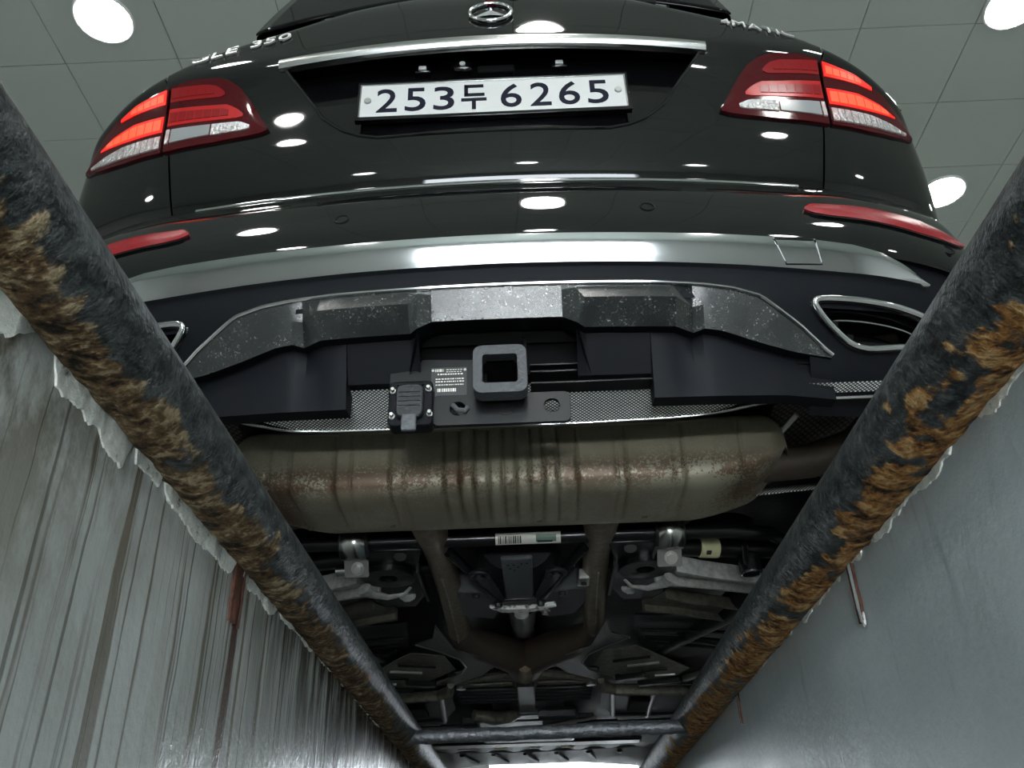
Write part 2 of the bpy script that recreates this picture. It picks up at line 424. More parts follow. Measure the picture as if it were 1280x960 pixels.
def wall_face(name, xf, xb, matn, label):
    """pit wall: a fine slightly wavy face at x = xf and a body behind it"""
    mb = MB(); rows = []
    ys = np.linspace(PIT_Y0, PIT_Y1, 260); zs = np.linspace(PIT_Z, 0.012, 46)
    for z in zs:
        rows.append([(xf + 0.0035*(noise.noise(Vector((xf*9, y*5.0, z*4.0))))*(1 if xf < 0 else 0.7), y, z) for y in ys])
    mb.grid(rows)
    sg = -1 if xf < 0 else 1
    xo = xf + sg*0.005
    mb.box(min(xo, xb), max(xo, xb), PIT_Y0, PIT_Y1, PIT_Z, -0.001)
    return struct(obj(name, mb, matn), label, 'wall')
wall_l = wall_face('wall_left', WL, WL-.18, 'pit_left', 'pit wall with pale paint streaked by rust and oil runs')
wall_r = wall_face('wall_right', WR, WR+.18, 'pit_right', 'smooth blue-grey painted pit wall without streaks')
struct(obj('wall_back', MB().box(WL-.18, WR+.18, PIT_Y0-.2, PIT_Y0, PIT_Z, -.001), 'concrete', smooth=False), 'near end wall of the pit', 'wall')
struct(obj('wall_front', MB().box(WL-.18, WR+.18, PIT_Y1, PIT_Y1+.2, PIT_Z, -.001), 'concrete', smooth=False), 'far end wall of the pit', 'wall')

# flaking plaster edge under each pipe
def plaster(parent, xf, sgn, runs, seed):
    for (ya, yb, zt, zb) in runs:
        nn = max(8, int((yb-ya)/0.003)); mb = MB(); rows_t = []
        for i in range(nn+1):
            t = i/nn; y = ya+(yb-ya)*t
            e = min(1.0, .25+9*t, .25+9*(1-t))
            jag = .32*noise.noise(Vector((seed+5, y*14, 1))) + .20*noise.noise(Vector((seed+5, y*55, 1))) + .10*noise.noise(Vector((seed+2, y*190, 1)))
            top = zt + .0015*noise.noise(Vector((seed, y*120, 0)))
            hgt = max(.003, (zt-zb)*e*(.85+jag))
            th = .0026 + .0022*noise.noise(Vector((seed, y*40, 3))) + .0010*noise.noise(Vector((seed, y*170, 3)))
            th = max(.0008, th)
            x0 = xf + sgn*.001
            rows_t.append([(x0+sgn*.004, y, top), (x0-sgn*th, y, top), (x0-sgn*th*1.4, y, top-hgt*.5), (x0-sgn*th, y, top-hgt*.96), (x0+sgn*.003, y, top-hgt)])
        mb.grid(rows_t)
        obj('plaster_edge', mb, 'flaky_paint', parent, sharp=35)
plaster(wall_l, WL, -1, [(-1.1, -0.60, 0.030, -0.020), (-0.585, -0.435, 0.022, -0.018), (-0.43, -0.365, 0.020, -0.008), (-0.36, -0.125, 0.016, -0.014), (-0.105, 0.06, 0.016, -0.006), (0.065, 0.29, 0.020, 0.004),
                         (0.32, 0.55, 0.020, 0.008), (0.62, 1.0, 0.022, 0.008)], 11)
plaster(wall_r, WR, 1, [(-1.0, -0.40, 0.026, -0.004), (-0.39, -0.12, 0.022, -0.003), (-0.10, -0.05, 0.022, 0.000), (-0.02, 0.20, 0.024, -0.002), (0.22, 0.65, 0.026, 0.004), (0.7, 1.4, 0.026, 0.010)], 23)

# workshop shell
wt = 0.2
def wall_with_door(name, y0, y1, dx0, dx1, dz, label):
    mb = MB()
    mb.box(ROOM_X0-wt, dx0, y0, y1, 0, CEIL+.3); mb.box(dx1, ROOM_X1+wt, y0, y1, 0, CEIL+.3); mb.box(dx0, dx1, y0, y1, dz, CEIL+.3)
    return struct(obj(name, mb, 'room_wall', smooth=False), label, 'wall')
wall_with_door('wall_entrance', ROOM_Y0-wt, ROOM_Y0, -1.25, 2.05, 2.45, 'workshop wall with the open door behind the camera')
wall_with_door('wall_far', ROOM_Y1, ROOM_Y1+wt, -0.6, 1.3, 1.50, 'workshop wall with a bright open door beyond the car')
struct(obj('wall_side_left', MB().box(ROOM_X0-wt, ROOM_X0, ROOM_Y0, ROOM_Y1, 0, CEIL+.3), 'room_wall', smooth=False), 'left side wall of the workshop', 'wall')
struct(obj('wall_side_right', MB().box(ROOM_X1, ROOM_X1+wt, ROOM_Y0, ROOM_Y1, 0, CEIL+.3), 'room_wall', smooth=False), 'right side wall of the workshop', 'wall')
gl = MB(); gl.box(-30, 30, ROOM_Y1+wt, 40, -.2, -.01); gl.box(-30, 30, -40, ROOM_Y0-wt, -.2, -.01)
struct(obj('ground', gl, 'concrete', smooth=False), 'pale paved yard outside the workshop doors', 'ground')
for (dx0, dx1, yy, hd) in ((-1.25, 2.05, ROOM_Y0-wt-.02, 2.45), (-0.6, 1.3, ROOM_Y1+wt+.02, 1.50)):
    ld = bpy.data.lights.new('door_portal', 'AREA'); ld.shape = 'RECTANGLE'; ld.size = dx1-dx0; ld.size_y = hd; ld.cycles.is_portal = True
    lo = bpy.data.objects.new('door_portal', ld); COL.objects.link(lo)
    lo.location = ((dx0+dx1)/2, yy, hd/2); lo.rotation_euler = (PI/2, 0, 0) if yy > 0 else (-PI/2, 0, 0)

ceil = struct(obj('ceiling', MB().box(ROOM_X0-wt, ROOM_X1+wt, ROOM_Y0-wt, ROOM_Y1+wt, CEIL+.012, CEIL+.30), 'ceiling_back', smooth=False), 'pale grey panelled workshop ceiling', 'ceiling')
TX, TY, GAP = 0.512, 0.445, 0.0035
tile_proto = None; rest = MB()
for i in range(-7, 15):
    for j in range(-18, 23):
        x = -1.98 + TX*i; y = 1.46 + TY*j
        if x < ROOM_X0-.3 or x > ROOM_X1 or y < ROOM_Y0-.3 or y > ROOM_Y1: continue
        if -4 <= i <= 11 and -3 <= j <= 7:
            if tile_proto is None:
                mb = MB().box(GAP/2, TX-GAP/2, GAP/2, TY-GAP/2, 0.0, .011)
                tile_proto = obj('ceiling_tile', mb, 'ceiling_tile', ceil, bevel=.002, smooth=False)
                tile_proto.location = (x, y, CEIL)
            else:
                share('ceiling_tile', tile_proto, ceil, (x, y, CEIL))
        else:
            rest.box(x+GAP/2, x+TX-GAP/2, y+GAP/2, y+TY-GAP/2, CEIL, CEIL+.011)
o = obj('far_ceiling_tiles', rest, 'ceiling_tile', ceil, smooth=False); o['kind'] = 'stuff'

# downlights
def downlight(x, y, label, group=None, proto=[None]):
    t = thing('downlight', label, 'light', (x, y, CEIL), group)
    if proto[0] is None:
        rim = MB(); prof = [(.112, -.001), (.113, -.008), (.120, -.010), (.126, -.005), (.127, .0)]
        seg = 40
        rim.grid([[(r1*math.cos(2*PI*k/seg), r1*math.sin(2*PI*k/seg), z1) for k in range(seg+1)] for r1, z1 in prof])
        o1 = obj('rim', rim, 'light_rim', t)
        ds = MB(); rr = [(.0005, -.020), (.05, -.018), (.09, -.014), (.1125, -.004)]
        ds.grid([[(r1*math.cos(2*PI*k/seg), r1*math.sin(2*PI*k/seg), z1) for k in range(seg+1)] for r1, z1 in rr])
        o2 = obj('diffuser', ds, 'light_disc', t)
        proto[0] = (o1, o2)
    else:
        for s in proto[0]:
            c = s.copy(); COL.objects.link(c); c.parent = t
    return t
downlight(-1.71, 1.235, 'round white ceiling downlight glowing in the upper left corner')
downlight(2.245, 1.37, 'round white ceiling downlight cut off at the top right corner')
downlight(2.38, 2.54, 'round white ceiling downlight beside the right flank of the car')
gname = 'ceiling downlights seen only as reflections'
for x, y, lab in ((-1.65, -2.15, 'downlight mirrored as an oval on the tailgate left of the plate'), (.25, -2.1, 'downlight mirrored on the tailgate just below the plate'),
                  (2.2, -2.2, 'downlight mirrored as an oval on the tailgate below the right tail lamp'), (-1.4, -.45, 'downlight mirrored on the bumper beside the left parking sensor'),
                  (.20, -.40, 'downlight mirrored on the bumper between both parking sensors'), (1.95, -.7, 'downlight mirrored on the bumper below the right reflector'),
                  (-1.7, 3.9, 'ceiling downlight over the left flank of the car'), (2.3, 4.4, 'ceiling downlight over the right flank of the car'), (.3, 4.2, 'ceiling downlight straight above the car bonnet'),
                  (-1.6, -4.2, 'ceiling downlight near the entrance door, left of three'), (.25, -4.2, 'ceiling downlight near the entrance door, middle of three'), (2.2, -4.2, 'ceiling downlight near the entrance door, right of three'),
                  (-1.7, 6.4, 'ceiling downlight near the far door, left one'), (2.3, 6.4, 'ceiling downlight near the far door, right one'),
                  (4.2, 1.3, 'ceiling downlight by the right workshop wall beside the car'), (-3.9, 1.3, 'ceiling downlight by the left workshop wall beside the car'),
                  (-3.9, -2.1, 'ceiling downlight by the left workshop wall behind the camera'), (4.2, -2.1, 'ceiling downlight by the right workshop wall behind the camera')):
    downlight(x, y, lab, gname)

# guard pipes on the pit edges
def guard_pipe(name, xc, rad, matn, rust_dir, seed, label, spread, bias):
    mb = MB(); na, rows, att = 72, [], []
    ys = np.concatenate([np.linspace(-2.6, -1.0, 60, endpoint=False), np.linspace(-1.0, 1.2, 460, endpoint=False), np.linspace(1.2, 5.2, 200)])
    for y in ys:
        row = []
        for k in range(na):
            a = 2*PI*k/na
            d = math.cos(a-rust_dir)
            v = Vector((math.cos(a)*rad*22, y*9.0, math.sin(a)*rad*22+seed))
            nz = noise.noise(v)*0.55 + noise.noise(v*2.7)*0.30 + noise.noise(Vector((v.x*1.5, y*60, v.z*1.5)))*0.22
            rk = (d-bias)*spread + nz*(0.80 if xc < 0 else 1.15) + 0.5
            rk = max(0.0, min(1.0, rk))
            fl_ = noise.noise(Vector((math.cos(a)*3.6, y*62, math.sin(a)*3.6+seed*2)))*0.6 + noise.noise(Vector((math.cos(a)*2.4, y*26, math.sin(a)*2.4)))*0.6
            rr_ = rad + rk*0.0036*fl_ + 0.0006*rk
            row.append((xc+math.cos(a)*rr_, y, PZC+math.sin(a)*rr_)); att.append(rk)
        rows.append(row)
    vs = [q for r1 in rows for q in r1]; nr = len(rows)
    fs = [(i*na+j, i*na+(j+1) % na, (i+1)*na+(j+1) % na, (i+1)*na+j) for i in range(nr-1) for j in range(na)]
    fs += [tuple(range(na)), tuple(range((nr-1)*na, nr*na))]
    me = bpy.data.meshes.new(name); me.from_pydata(vs, [], fs); me.update()
    a_ = me.attributes.new('rust', 'FLOAT', 'POINT'); a_.data.foreach_set('value', att)
    for p in me.polygons: p.use_smooth = True
    me.set_sharp_from_angle(angle=R(60))
    me.materials.append(M[matn])
    o = bpy.data.objects.new(name, me); COL.objects.link(o)
    return tag(o, label, 'pipe')
guard_pipe('guard_pipe', PXL, PRL, 'pipe_left', R(252), 3.0, 'rusty dark steel pipe along the left pit edge above the streaked wall', 1.0, 0.52)
guard_pipe('guard_pipe', PXR, PRR, 'pipe_right', R(-78), 17.0, 'black steel pipe with orange rust patches along the right pit edge', 0.80, 0.70)

# cross bar between the pipes
rows = []
for i in range(81):
    t = i/80; x = PXL+.01 + (PXR-.01-(PXL+.01))*t
    rows.append(Vector((x, 1.15-.03*t, .022+.002*noise.noise(Vector((x*20, 0, 0))))))
rr = [.0165 + .0016*noise.noise(Vector((i*.6, 3, 0))) + .001*noise.noise(Vector((i*2.1, 3, 0))) for i in range(81)]
tag(obj('cross_bar', MB().tube(rows, rr, 16), 'bar_steel'), 'rough grey steel bar welded across the pit between both pipes', 'bar')

# pipe straps fixed to the pit walls
def strap(y, xw, sg, zt, zb, w_, web, label, lump=True):
    t = thing('pipe_strap', label, 'strap', (xw, y, zb))
    hh = zt-zb
    def edge(dy, ww, ph):
        mb = MB(); rr_ = []
        for i in range(15):
            q = i/14; z = hh*q
            c = dy + .0018*noise.noise(Vector((ph, q*5, y)))
            w2 = ww*(.75+.5*abs(noise.noise(Vector((ph+4, q*7, y)))))*(.5+.5*min(1, q*4))
            rr_.append([(sg*.001, c-w2, z), (-sg*.0022, c-w2*.7, z), (-sg*.0028, c+w2*.6, z), (sg*.001, c+w2, z)])
        mb.grid(rr_); return mb
    obj('strap_leg', edge(w_*.5, .0022, 1.0), 'rust', t, sharp=60)
    obj('strap_leg', edge(-w_*.5, .0009, 5.0), 'rust', t, sharp=60)
    obj('strap_web', edge(0, w_*.42, 9.0), web, t, sharp=60)
    if lump:
        b2 = MB(); seg = 18
        b2.grid([[(-sg*.0030*math.cos(u), -.004+(.006+.003*noise.noise(Vector((math.cos(v)*2, math.sin(v)*2, y))))*math.sin(u)*math.cos(v), .004+(.011+.006*noise.noise(Vector((math.cos(v)*2, math.sin(v)*2, y+4))))*math.sin(u)*math.sin(v)) for v in np.linspace(0, 2*PI, seg)] for u in np.linspace(0.01, PI/2, 6)])
        obj('paint_lump', b2, 'flaky_paint', t)
    return t
strap(-.052, WR-.001, 1, .020, -.066, .016, 'pit_right', 'rust-edged strap hanging from the right pipe, nearer one with white paint lump')
strap(.70, WR-.001, 1, .022, -.050, .010, 'pit_right', 'thin painted strap on the right wall, farther one near the cross bar', False)
strap(-.112, WL+.001, -1, .012, -.060, .036, 'rust', 'rust-eaten strap on the streaked left wall below the pipe joint', False)

#@@CAR
car = thing('car', 'black SUV straddling the pit, seen from below the rear bumper', 'car', (0, 0, 0))

# ---- rear skin: y = profile(z) + plan curvature, wrapping round the corner to the flank
PB = spline([(.54, -.006), (.57, -.014), (.60, -.017), (.64, -.012), (.69, .003), (.74, .022), (.785, .046)])
PT = spline([(.785, .063), (.80, .0575), (.84, .0490), (.88, .0440), (.92, .0405), (.96, .0385), (1.0, .0355), (1.05, .0285), (1.09, .0185), (1.125, .010), (1.16, .014), (1.20, .023), (1.25, .035), (1.32, .054), (1.40, .085)])
PV = spline([(.33, .125), (.36, .090), (.42, .052), (.46, .028), (.50, .009), (.545, .001), (.60, -.008)])
ZT = spline([(0, 1.395), (.15, 1.385), (.30, 1.335), (.43, 1.272), (.55, 1.230), (.62, 1.200), (.69, 1.165), (.76, 1.128), (.84, 1.085), (.95, 1.02)])
XC = 0.84
def bulge(x):
    a = abs(x); return .14*x*x + .76*max(0.0, a-.6)**2
def Wd(z): return .93 - .45*max(0.0, z-.95)**1.25 - .10*max(0.0, .50-z)
def roll(x, z):
    d = z-(ZT(min(abs(x), .95))-.02)
    return 12*d*d if d > 0 else 0.0
def S(x, z, P=PT, off=0.0):
    """point of the rear skin at lateral x, height z, pushed forward by off"""
    return Vector((x, P(z)+bulge(x)+roll(x, z)+off, z))
def skin(s, z, P):
    """s in [-1.6, 1.6]: |s|<.7 rear face, .7..1 corner, beyond 1 flank (one unit = 1 m)"""
    sg = -1 if s < 0 else 1; a = abs(s)
    if a <= .7:
        x = a/.7*XC; q = Vector((x, P(z)+bulge(x), 0)); nrm = Vector((0, -1, 0))
        q -= nrm*roll(x, z)
    else:
        W = max(Wd(z), XC+.01); y0 = P(z)+bulge(XC); sl = .28*XC+1.52*(XC-.6)
        p0 = Vector((XC, y0, 0)); c = Vector((W, y0+sl*(W-XC), 0)); p2 = c+Vector((0, .20, 0))
        t = min(1.0, (a-.7)/.3)
        q = p0*(1-t)**2 + c*2*t*(1-t) + p2*t*t
        if a > 1: q = p2 + Vector((0.01*(a-1), a-1, 0))
        nrm = Vector((math.sin(t*PI/2), -math.cos(t*PI/2), 0))
        q -= nrm*roll(q.x, z)
    return Vector((sg*q.x, q.y, z))
def seam_x(z): return lerp(z, [(.78, .614), (.93, .642), (1.08, .665), (1.20, .692)])
S_SIDE = [1.0+.1*i for i in range(1, 9)]

# tailgate with the plate recess cut out
def rw(z): return lerp(z, [(.905, .18), (.913, .225), (.922, .258), (.938, .290), (.977, .332), (1.02, .357), (1.108, .416), (1.2, .416)])
Z0R, Z1R = .9125, 1.108
zr = list(np.linspace(.792, Z0R, 12)) + list(np.linspace(Z0R, .96, 10))[1:] + list(np.linspace(.96, Z1R, 12))[1:]
tops = list(np.linspace(0, 1, 22))[1:]
def tg_row(z, top=None):
    xs = []
    sx, rx = seam_x(z)-.002, rw(min(max(z, Z0R), Z1R))
    cols = [sx + (rx-sx)*t for t in np.linspace(0, 1, 10)] + [rx*t for t in np.linspace(1, 0, 16)][1:]
    full = [-c for c in cols] + cols[::-1][1:]
    out = []
    for x in full:
        zz = z
        if top is not None:
            zz = Z1R + top*(ZT(abs(x))+.075-Z1R)
        out.append(S(x, zz))
    return out
rows = [tg_row(z) for z in zr]
nlow = len(rows)
rows += [tg_row(seam_z, t) for seam_z, t in [(Z1R+(.10)*t, t) for t in tops]]
mb = MB(); nc = len(rows[0]); iL, iR = 9, nc-10
mb.v = [tuple(q) for r1 in rows for q in r1]
for i in range(len(rows)-1):
    inrec = Z0R-1e-6 <= rows[i][nc//2].z and rows[i+1][nc//2].z <= Z1R+1e-6
    for j in range(nc-1):
        if inrec and iL <= j < iR: continue
        mb.f.append((i*nc+j, i*nc+j+1, (i+1)*nc+j+1, (i+1)*nc+j))
obj('tailgate', mb, 'paint', car, sharp=50)
# turned-in edges of the tailgate
mb = MB()
mb.grid([[r1[0] for r1 in rows[:nlow+12]], [r1[0]+Vector((.002, .03, 0)) for r1 in rows[:nlow+12]]])
mb.grid([[r1[-1] for r1 in rows[:nlow+12]], [r1[-1]+Vector((-.002, .03, 0)) for r1 in rows[:nlow+12]]])
mb.grid([rows[0], [q+Vector((0, .04, .001)) for q in rows[0]]])
obj('tailgate_edge', mb, 'gloss_black', car)
# recess pocket
out = []
for z in [q for q in zr if Z0R-1e-6 <= q <= Z1R+1e-6]: out.append((rw(z), z))
pk = [(x, z) for x, z in out] + [(-x, z) for x, z in out[::-1]]
ring0 = [S(x, z) for x, z in pk]
ring1 = [Vector((x*.985, .062+.14*x*x, z+.004)) if z < 1.09 else Vector((x*.985, .066+.14*x*x, z+.03)) for x, z in pk]
mb = MB(); k_ = len(pk)
mb.v = [tuple(q) for q in ring0+ring1]
mb.f = [(i, (i+1) % k_, k_+(i+1) % k_, k_+i) for i in range(k_)]
nh = len(out)
fl_rows = []
for i in range(nh):
    a_, b_ = ring1[i], ring1[2*nh-1-i]
    fl_rows.append([Vector((b_.x+(a_.x-b_.x)*t, .062+.14*(b_.x+(a_.x-b_.x)*t)**2, a_.z)) for t in np.linspace(0, 1, 24)])
mb.grid(fl_rows)
obj('plate_recess', mb, 'gloss_black', car, sharp=40)

lip_pts = [S(x, z, PT, -.0005) for x, z in [(rw(z), z) for z in np.linspace(1.104, Z0R, 40)] + [(x, Z0R-.0005) for x in np.linspace(rw(Z0R), -rw(Z0R), 30)][1:-1] + [(-rw(z), z) for z in np.linspace(Z0R, 1.104, 40)]]
obj('recess_lip', MB().tube(lip_pts, .0030, 8), 'paint', car)

def band(name, xs, zlo, zhi, P, off, thick, m, parent, nr=5, crown=0.0, sharp=45):
    """strip lying on the skin between two height curves, with its own thickness"""
    front, back = [], []
    for j in range(nr+1):
        t = j/nr
        fr, bk = [], []
        for x in xs:
            z = zlo(x)+(zhi(x)-zlo(x))*t
            c = crown*(1-(2*t-1)**2)
            fr.append(S(x, z, P, off-c)); bk.append(S(x, z, P, off+thick))
        front.append(fr); back.append(bk)
    mb = MB()
    mb.grid(front); mb.grid(back)
    mb.grid([front[0], back[0]]); mb.grid([front[-1], back[-1]])
    mb.grid([[r1[0] for r1 in front], [r1[0] for r1 in back]]); mb.grid([[r1[-1] for r1 in front], [r1[-1] for r1 in back]])
    return obj(name, mb, m, parent, sharp=sharp)

# quarter panels
for sg in (-1, 1):
    cols = []
    rows = []
    for v in np.linspace(0, 1, 40):
        row = []
        for u in np.linspace(0, 1, 14):
            z_ = .792; 
            # along seam the start s depends on z
            sx = lambda z: (seam_x(z)+.002)/XC*.7
            z = z_ + v*(ZT(seam_x(1.1)+(XC-seam_x(1.1))*u)+.075-z_)
            s = sx(z)+(.7-sx(z))*u
            row.append(skin(sg*s, z, PT))
        for t in np.linspace(0, 1, 16)[1:]:
            xq = XC+(.93-XC)*t
            z = z_ + v*(ZT(min(xq, .93))+.075-z_)
            row.append(skin(sg*(.7+.3*t), z, PT))
        for s in S_SIDE:
            z = z_ + v*(ZT(.93)+.075-z_)
            row.append(skin(sg*s, z, PT))
        rows.append(row)
    mb = MB(); mb.grid(rows)
    mb.grid([[r1[0] for r1 in rows], [r1[0]+Vector((0, .03, 0)) for r1 in rows]])
    obj('quarter_panel', mb, 'paint', car, sharp=50)

# bumper: painted cover, rolled top edge
ss = list(np.linspace(0, .7, 34)) + list(np.linspace(.7, 1, 16))[1:] + S_SIDE
ss = [-s for s in ss[::-1]] + ss[1:]
rows = []
for z in np.linspace(.575, .776, 26): rows.append([skin(s, z, PB) for s in ss])
for dz, dy in ((.780, .003), (.7835, .008), (.7855, .015), (.786, .024), (.786, .065)):
    rows.append([skin(s, .776, PB)*1.0 + Vector((0, dy, dz-.776)) if abs(s) <= .86 else skin(s, .776, PB)+Vector((-dy*.6*(1 if s > 0 else -1), dy*.3, dz-.776)) for s in ss])
obj('bumper', MB().grid(rows), 'paint', car, sharp=70)
# bright load sill trim on the bumper top
def sill_y(x): return PB(.776)+bulge(x)
mb = MB()
xs = np.linspace(-.56, .56, 60)
prof = [(-.0005, .7765), (-.001, .7805), (.003, .7868), (.010, .7885), (.020, .7885), (.020, .7865)]
mb.grid([[Vector((x, sill_y(x)+dy, z)) for x in xs] for dy, z in prof])
obj('load_sill_trim', mb, 'chrome', car, sharp=60)

# dark shell behind the panel gaps
rows = []
for z in list(np.linspace(.46, 1.16, 18)):
    P = PB if z < .785 else PT
    rows.append([skin(s, z, lambda q: P(q)+.075) for s in ss if abs(s) < 1.5])
obj('inner_shell', MB().grid(rows), 'inner_black', car)

# chrome band across the bumper
xb = list(np.linspace(-.735, .735, 120))
def bz_hi(x):
    a = abs(x); return lerp(a, [(0, .599), (.40, .597), (.54, .594), (.60, .590), (.65, .581), (.69, .566), (.72, .548), (.735, .538)])
def bz_lo(x):
    a = abs(x); return lerp(a, [(0, .5485), (.24, .5475), (.41, .5445), (.58, .5395), (.72, .5365), (.735, .537)])
def PBd(z): return PB(.599)*(1-(.599-z)/.052) + (PB(.599)+.0135)*(.599-z)/.052
band('bumper_chrome_strip', xb, bz_lo, bz_hi, PBd, -.006, .012, 'chrome', car, nr=6, crown=.0022)
# tow-eye cover lines in the strip
mb = MB()
loop = [(.464, .592), (.535, .5935), (.541, .550), (.480, .5475)]
pts = []
for i in range(4):
    a, c = loop[i], loop[(i+1) % 4]
    for t in np.linspace(0, 1, 8)[:-1]:
        x, z = a[0]+(c[0]-a[0])*t, a[1]+(c[1]-a[1])*t
        pts.append(S(x, z, PBd, -.0075))
mb.tube(pts, .0013, 6, closed=True)
obj('tow_eye_cover', mb, 'gloss_black', car)

# lower valance in satin plastic
rows = []
for z in np.linspace(.335, .600, 30): rows.append([skin(s, z, PV) for s in ss])
mb = MB(); nc = len(ss); base_i = len(mb.v)
mb.v = [tuple(q) for r1 in rows for q in r1]
def in_diff(s, z):
    x = abs(s)/.7*XC
    return x < .50 and z < min(.492, lerp(x, [(0, .492), (.40, .485), (.44, .47), (.50, .43)]))
def in_tip(s, z):
    x = abs(s)/.7*XC
    return abs(s) < .9 and .535 < x < .72 and .437 < z < .478 and (x-.535) > (.478-z)*1.1
for i in range(len(rows)-1):
    for j in range(nc-1):
        sm, zm = (ss[j]+ss[j+1])/2, (rows[i][0].z+rows[i+1][0].z)/2
        if in_diff(sm, zm) or in_tip(sm, zm): continue
        mb.f.append((i*nc+j, i*nc+j+1, (i+1)*nc+j+1, (i+1)*nc+j))
obj('lower_valance', mb, 'satin_black', car, sharp=60)

# diffuser: faceted dusty plastic under a bright trapezoid line
def z_silver(x): return lerp(abs(x), [(0, .5115), (.26, .5115), (.34, .508), (.385, .503), (.43, .492), (.465, .469), (.495, .450), (.53, .423), (.545, .411)])
def diff_col(x):
    a = abs(x); zs = z_silver(x); y0 = PV(zs)+bulge(x)-.004
    if a <= .1055:
        return [(y0, zs), (y0+.004, .503), (y0+.022, .4625)]
    if a <= .1275:   # slanting cheek of the raised block
        t = (a-.1055)/.022
        return [(y0, zs), (y0+.004-.006*t, .503), (y0+.022-.012*t, .4625-.020*t)]
    if a <= .286:
        return [(y0, zs), (-.014+bulge(x), .473), (.024+bulge(x), .4415)]
    if a <= .3185:
        t = (a-.286)/.0325
        return [(y0, zs), (-.014+.036*t+bulge(x), .473+.006*t), (.024+.022*t+bulge(x), .4415+.003*t)]
    zb = lerp(a, [(.3185, .4445), (.36, .442), (.42, .427), (.48, .414), (.545, .407)])
    zm = max(zb+.003, min(.479, (zs+zb)/2+.004))
    return [(y0, zs), (PV(zm)+bulge(x)-.003, zm), (PV(zb)+bulge(x)-.006, zb)]
xd = sorted(set([round(v, 4) for v in list(np.linspace(0, .1055, 5))+[.1275, .140]+[.145, .173, .201, .2290, .2472, .2478, .258, .286]+[.3185]+list(np.linspace(.335, .545, 16))]))
xd = [-x for x in xd[::-1]] + xd[1:]
mb = MB()
mb.grid([[Vector((x, diff_col(x)[k3][0], diff_col(x)[k3][1])) for x in xd] for k3 in range(3)])
dif = obj('diffuser', mb, 'dusty_plastic', car, sharp=18)
# bottom lip and skirt hanging below the facets, stepped up beside the hitch
mb = MB()
for sg in (-1, 1):
    xs = [x for x in xd if x*sg > .12]
    lip = [Vector((x, diff_col(x)[2][0], diff_col(x)[2][1])) for x in xs]
    lip2 = [q+Vector((0, .022, .003)) for q in lip]
    def foot(x):
        a = abs(x)
        z = .388 if a < .2475 else lerp(a, [(.2475, .3425), (.46, .3425), (.545, .342)])
        return Vector((x*1.0, lerp(a, [(.15, .088), (.36, .092), (.46, .098), (.545, .118)]), z))
    xs2 = xs
    midr = [Vector((q.x, q.y*.55+foot(q.x).y*.45, q.z*.55+foot(q.x).z*.45)) for q in lip2]
    ft = [foot(q.x) for q in lip2]
    mb.grid([lip, lip2]); 
    ft2 = [q+Vector((0, .035, .004)) for q in ft]
    mb.grid([lip2, midr, ft, ft2])
# lip over the central opening
cx_ = [x for x in xd if abs(x) <= .1275]
lip = [Vector((x, diff_col(x)[2][0], diff_col(x)[2][1])) for x in cx_]
mb.grid([lip, [q+Vector((0, .05, .012)) for q in lip]])
# slanted inner cheeks of the opening
for sg in (-1, 1):
    a, c = Vector((sg*.1275, diff_col(.1275)[2][0], .4425)), Vector((sg*.150, .088, .388))
    mb.grid([[a, c], [a+Vector((0, .06, .012)), c+Vector((0, .06, 0))]])
obj('skirt', mb, 'satin_black', dif, sharp=35)
xs = list(np.linspace(-.547, .547, 110))
obj('diffuser_trim', MB().tube([Vector((x, PV(z_silver(x))+bulge(x)-.006, z_silver(x)+.001)) for x in xs], .0036, 8), 'chrome', car)

# exhaust trims
tip = [(.520, .484), (.532, .4915), (.580, .4925), (.625, .490), (.665, .4865), (.705, .480), (.738, .470), (.750, .458), (.742, .444), (.715, .436), (.670, .430), (.620, .4235), (.600, .4235), (.578, .429), (.553, .446), (.532, .465)]
def smooth_loop(pts, k=5):
    o2 = []; n_ = len(pts)
    for i in range(n_):
        p0, p1, p2, p3 = [np.array(pts[(i+d) % n_]) for d in (-1, 0, 1, 2)]
        for t in np.linspace(0, 1, k, endpoint=False):
            o2.append(tuple(.5*((2*p1)+(-p0+p2)*t+(2*p0-5*p1+4*p2-p3)*t*t+(-p0+3*p1-3*p2+p3)*t**3)))
    return o2
tl = smooth_loop(tip)
for sg in (-1, 1):
    cx, cz = .630, .459
    ringA = [S(sg*x, z, PV, -.008) for x, z in tl]
    root = obj('exhaust_trim', MB().tube(ringA, .0058, 10, closed=True), 'chrome', car)
    mb = MB()
    lay = [(1.12, .004), (1.0, -.004), (.90, .004), (.80, .030), (.55, .075)]
    rws = []
    for k4, d4 in lay:
        rws.append([S(sg*(cx+(x-cx)*k4), cz+(z-cz)*k4, PV, d4) for x, z in tl+tl[:1]])
    mb.grid(rws)
    obj('trim_funnel', mb, 'gloss_black', root)
    obj('inner_ring', MB().tube([S(sg*(cx+.006+(x-cx)*.72), cz-.004+(z-cz)*.62, PV, .022) for x, z in tl], .0022, 8, closed=True), 'brushed', root)
    c0 = S(sg*cx, cz, PV, .076)
    mb = MB(); rg = [S(sg*(cx+(x-cx)*.55), cz+(z-cz)*.55, PV, .0752) for x, z in tl]
    mb.add([c0]+rg, [(0, 1+i, 1+(i+1) % len(rg)) for i in range(len(rg))])
    obj('mesh_insert', mb, 'casting', root)

# handle strip above the plate
xs = list(np.linspace(-.427, .427, 90))
def st_hi(x): return 1.139-.085*x*x
def st_lo(x): return 1.113-.055*x*x
band('handle_strip', xs, st_lo, st_hi, PT, -.008, .014, 'brushed', car, nr=5, crown=.003)

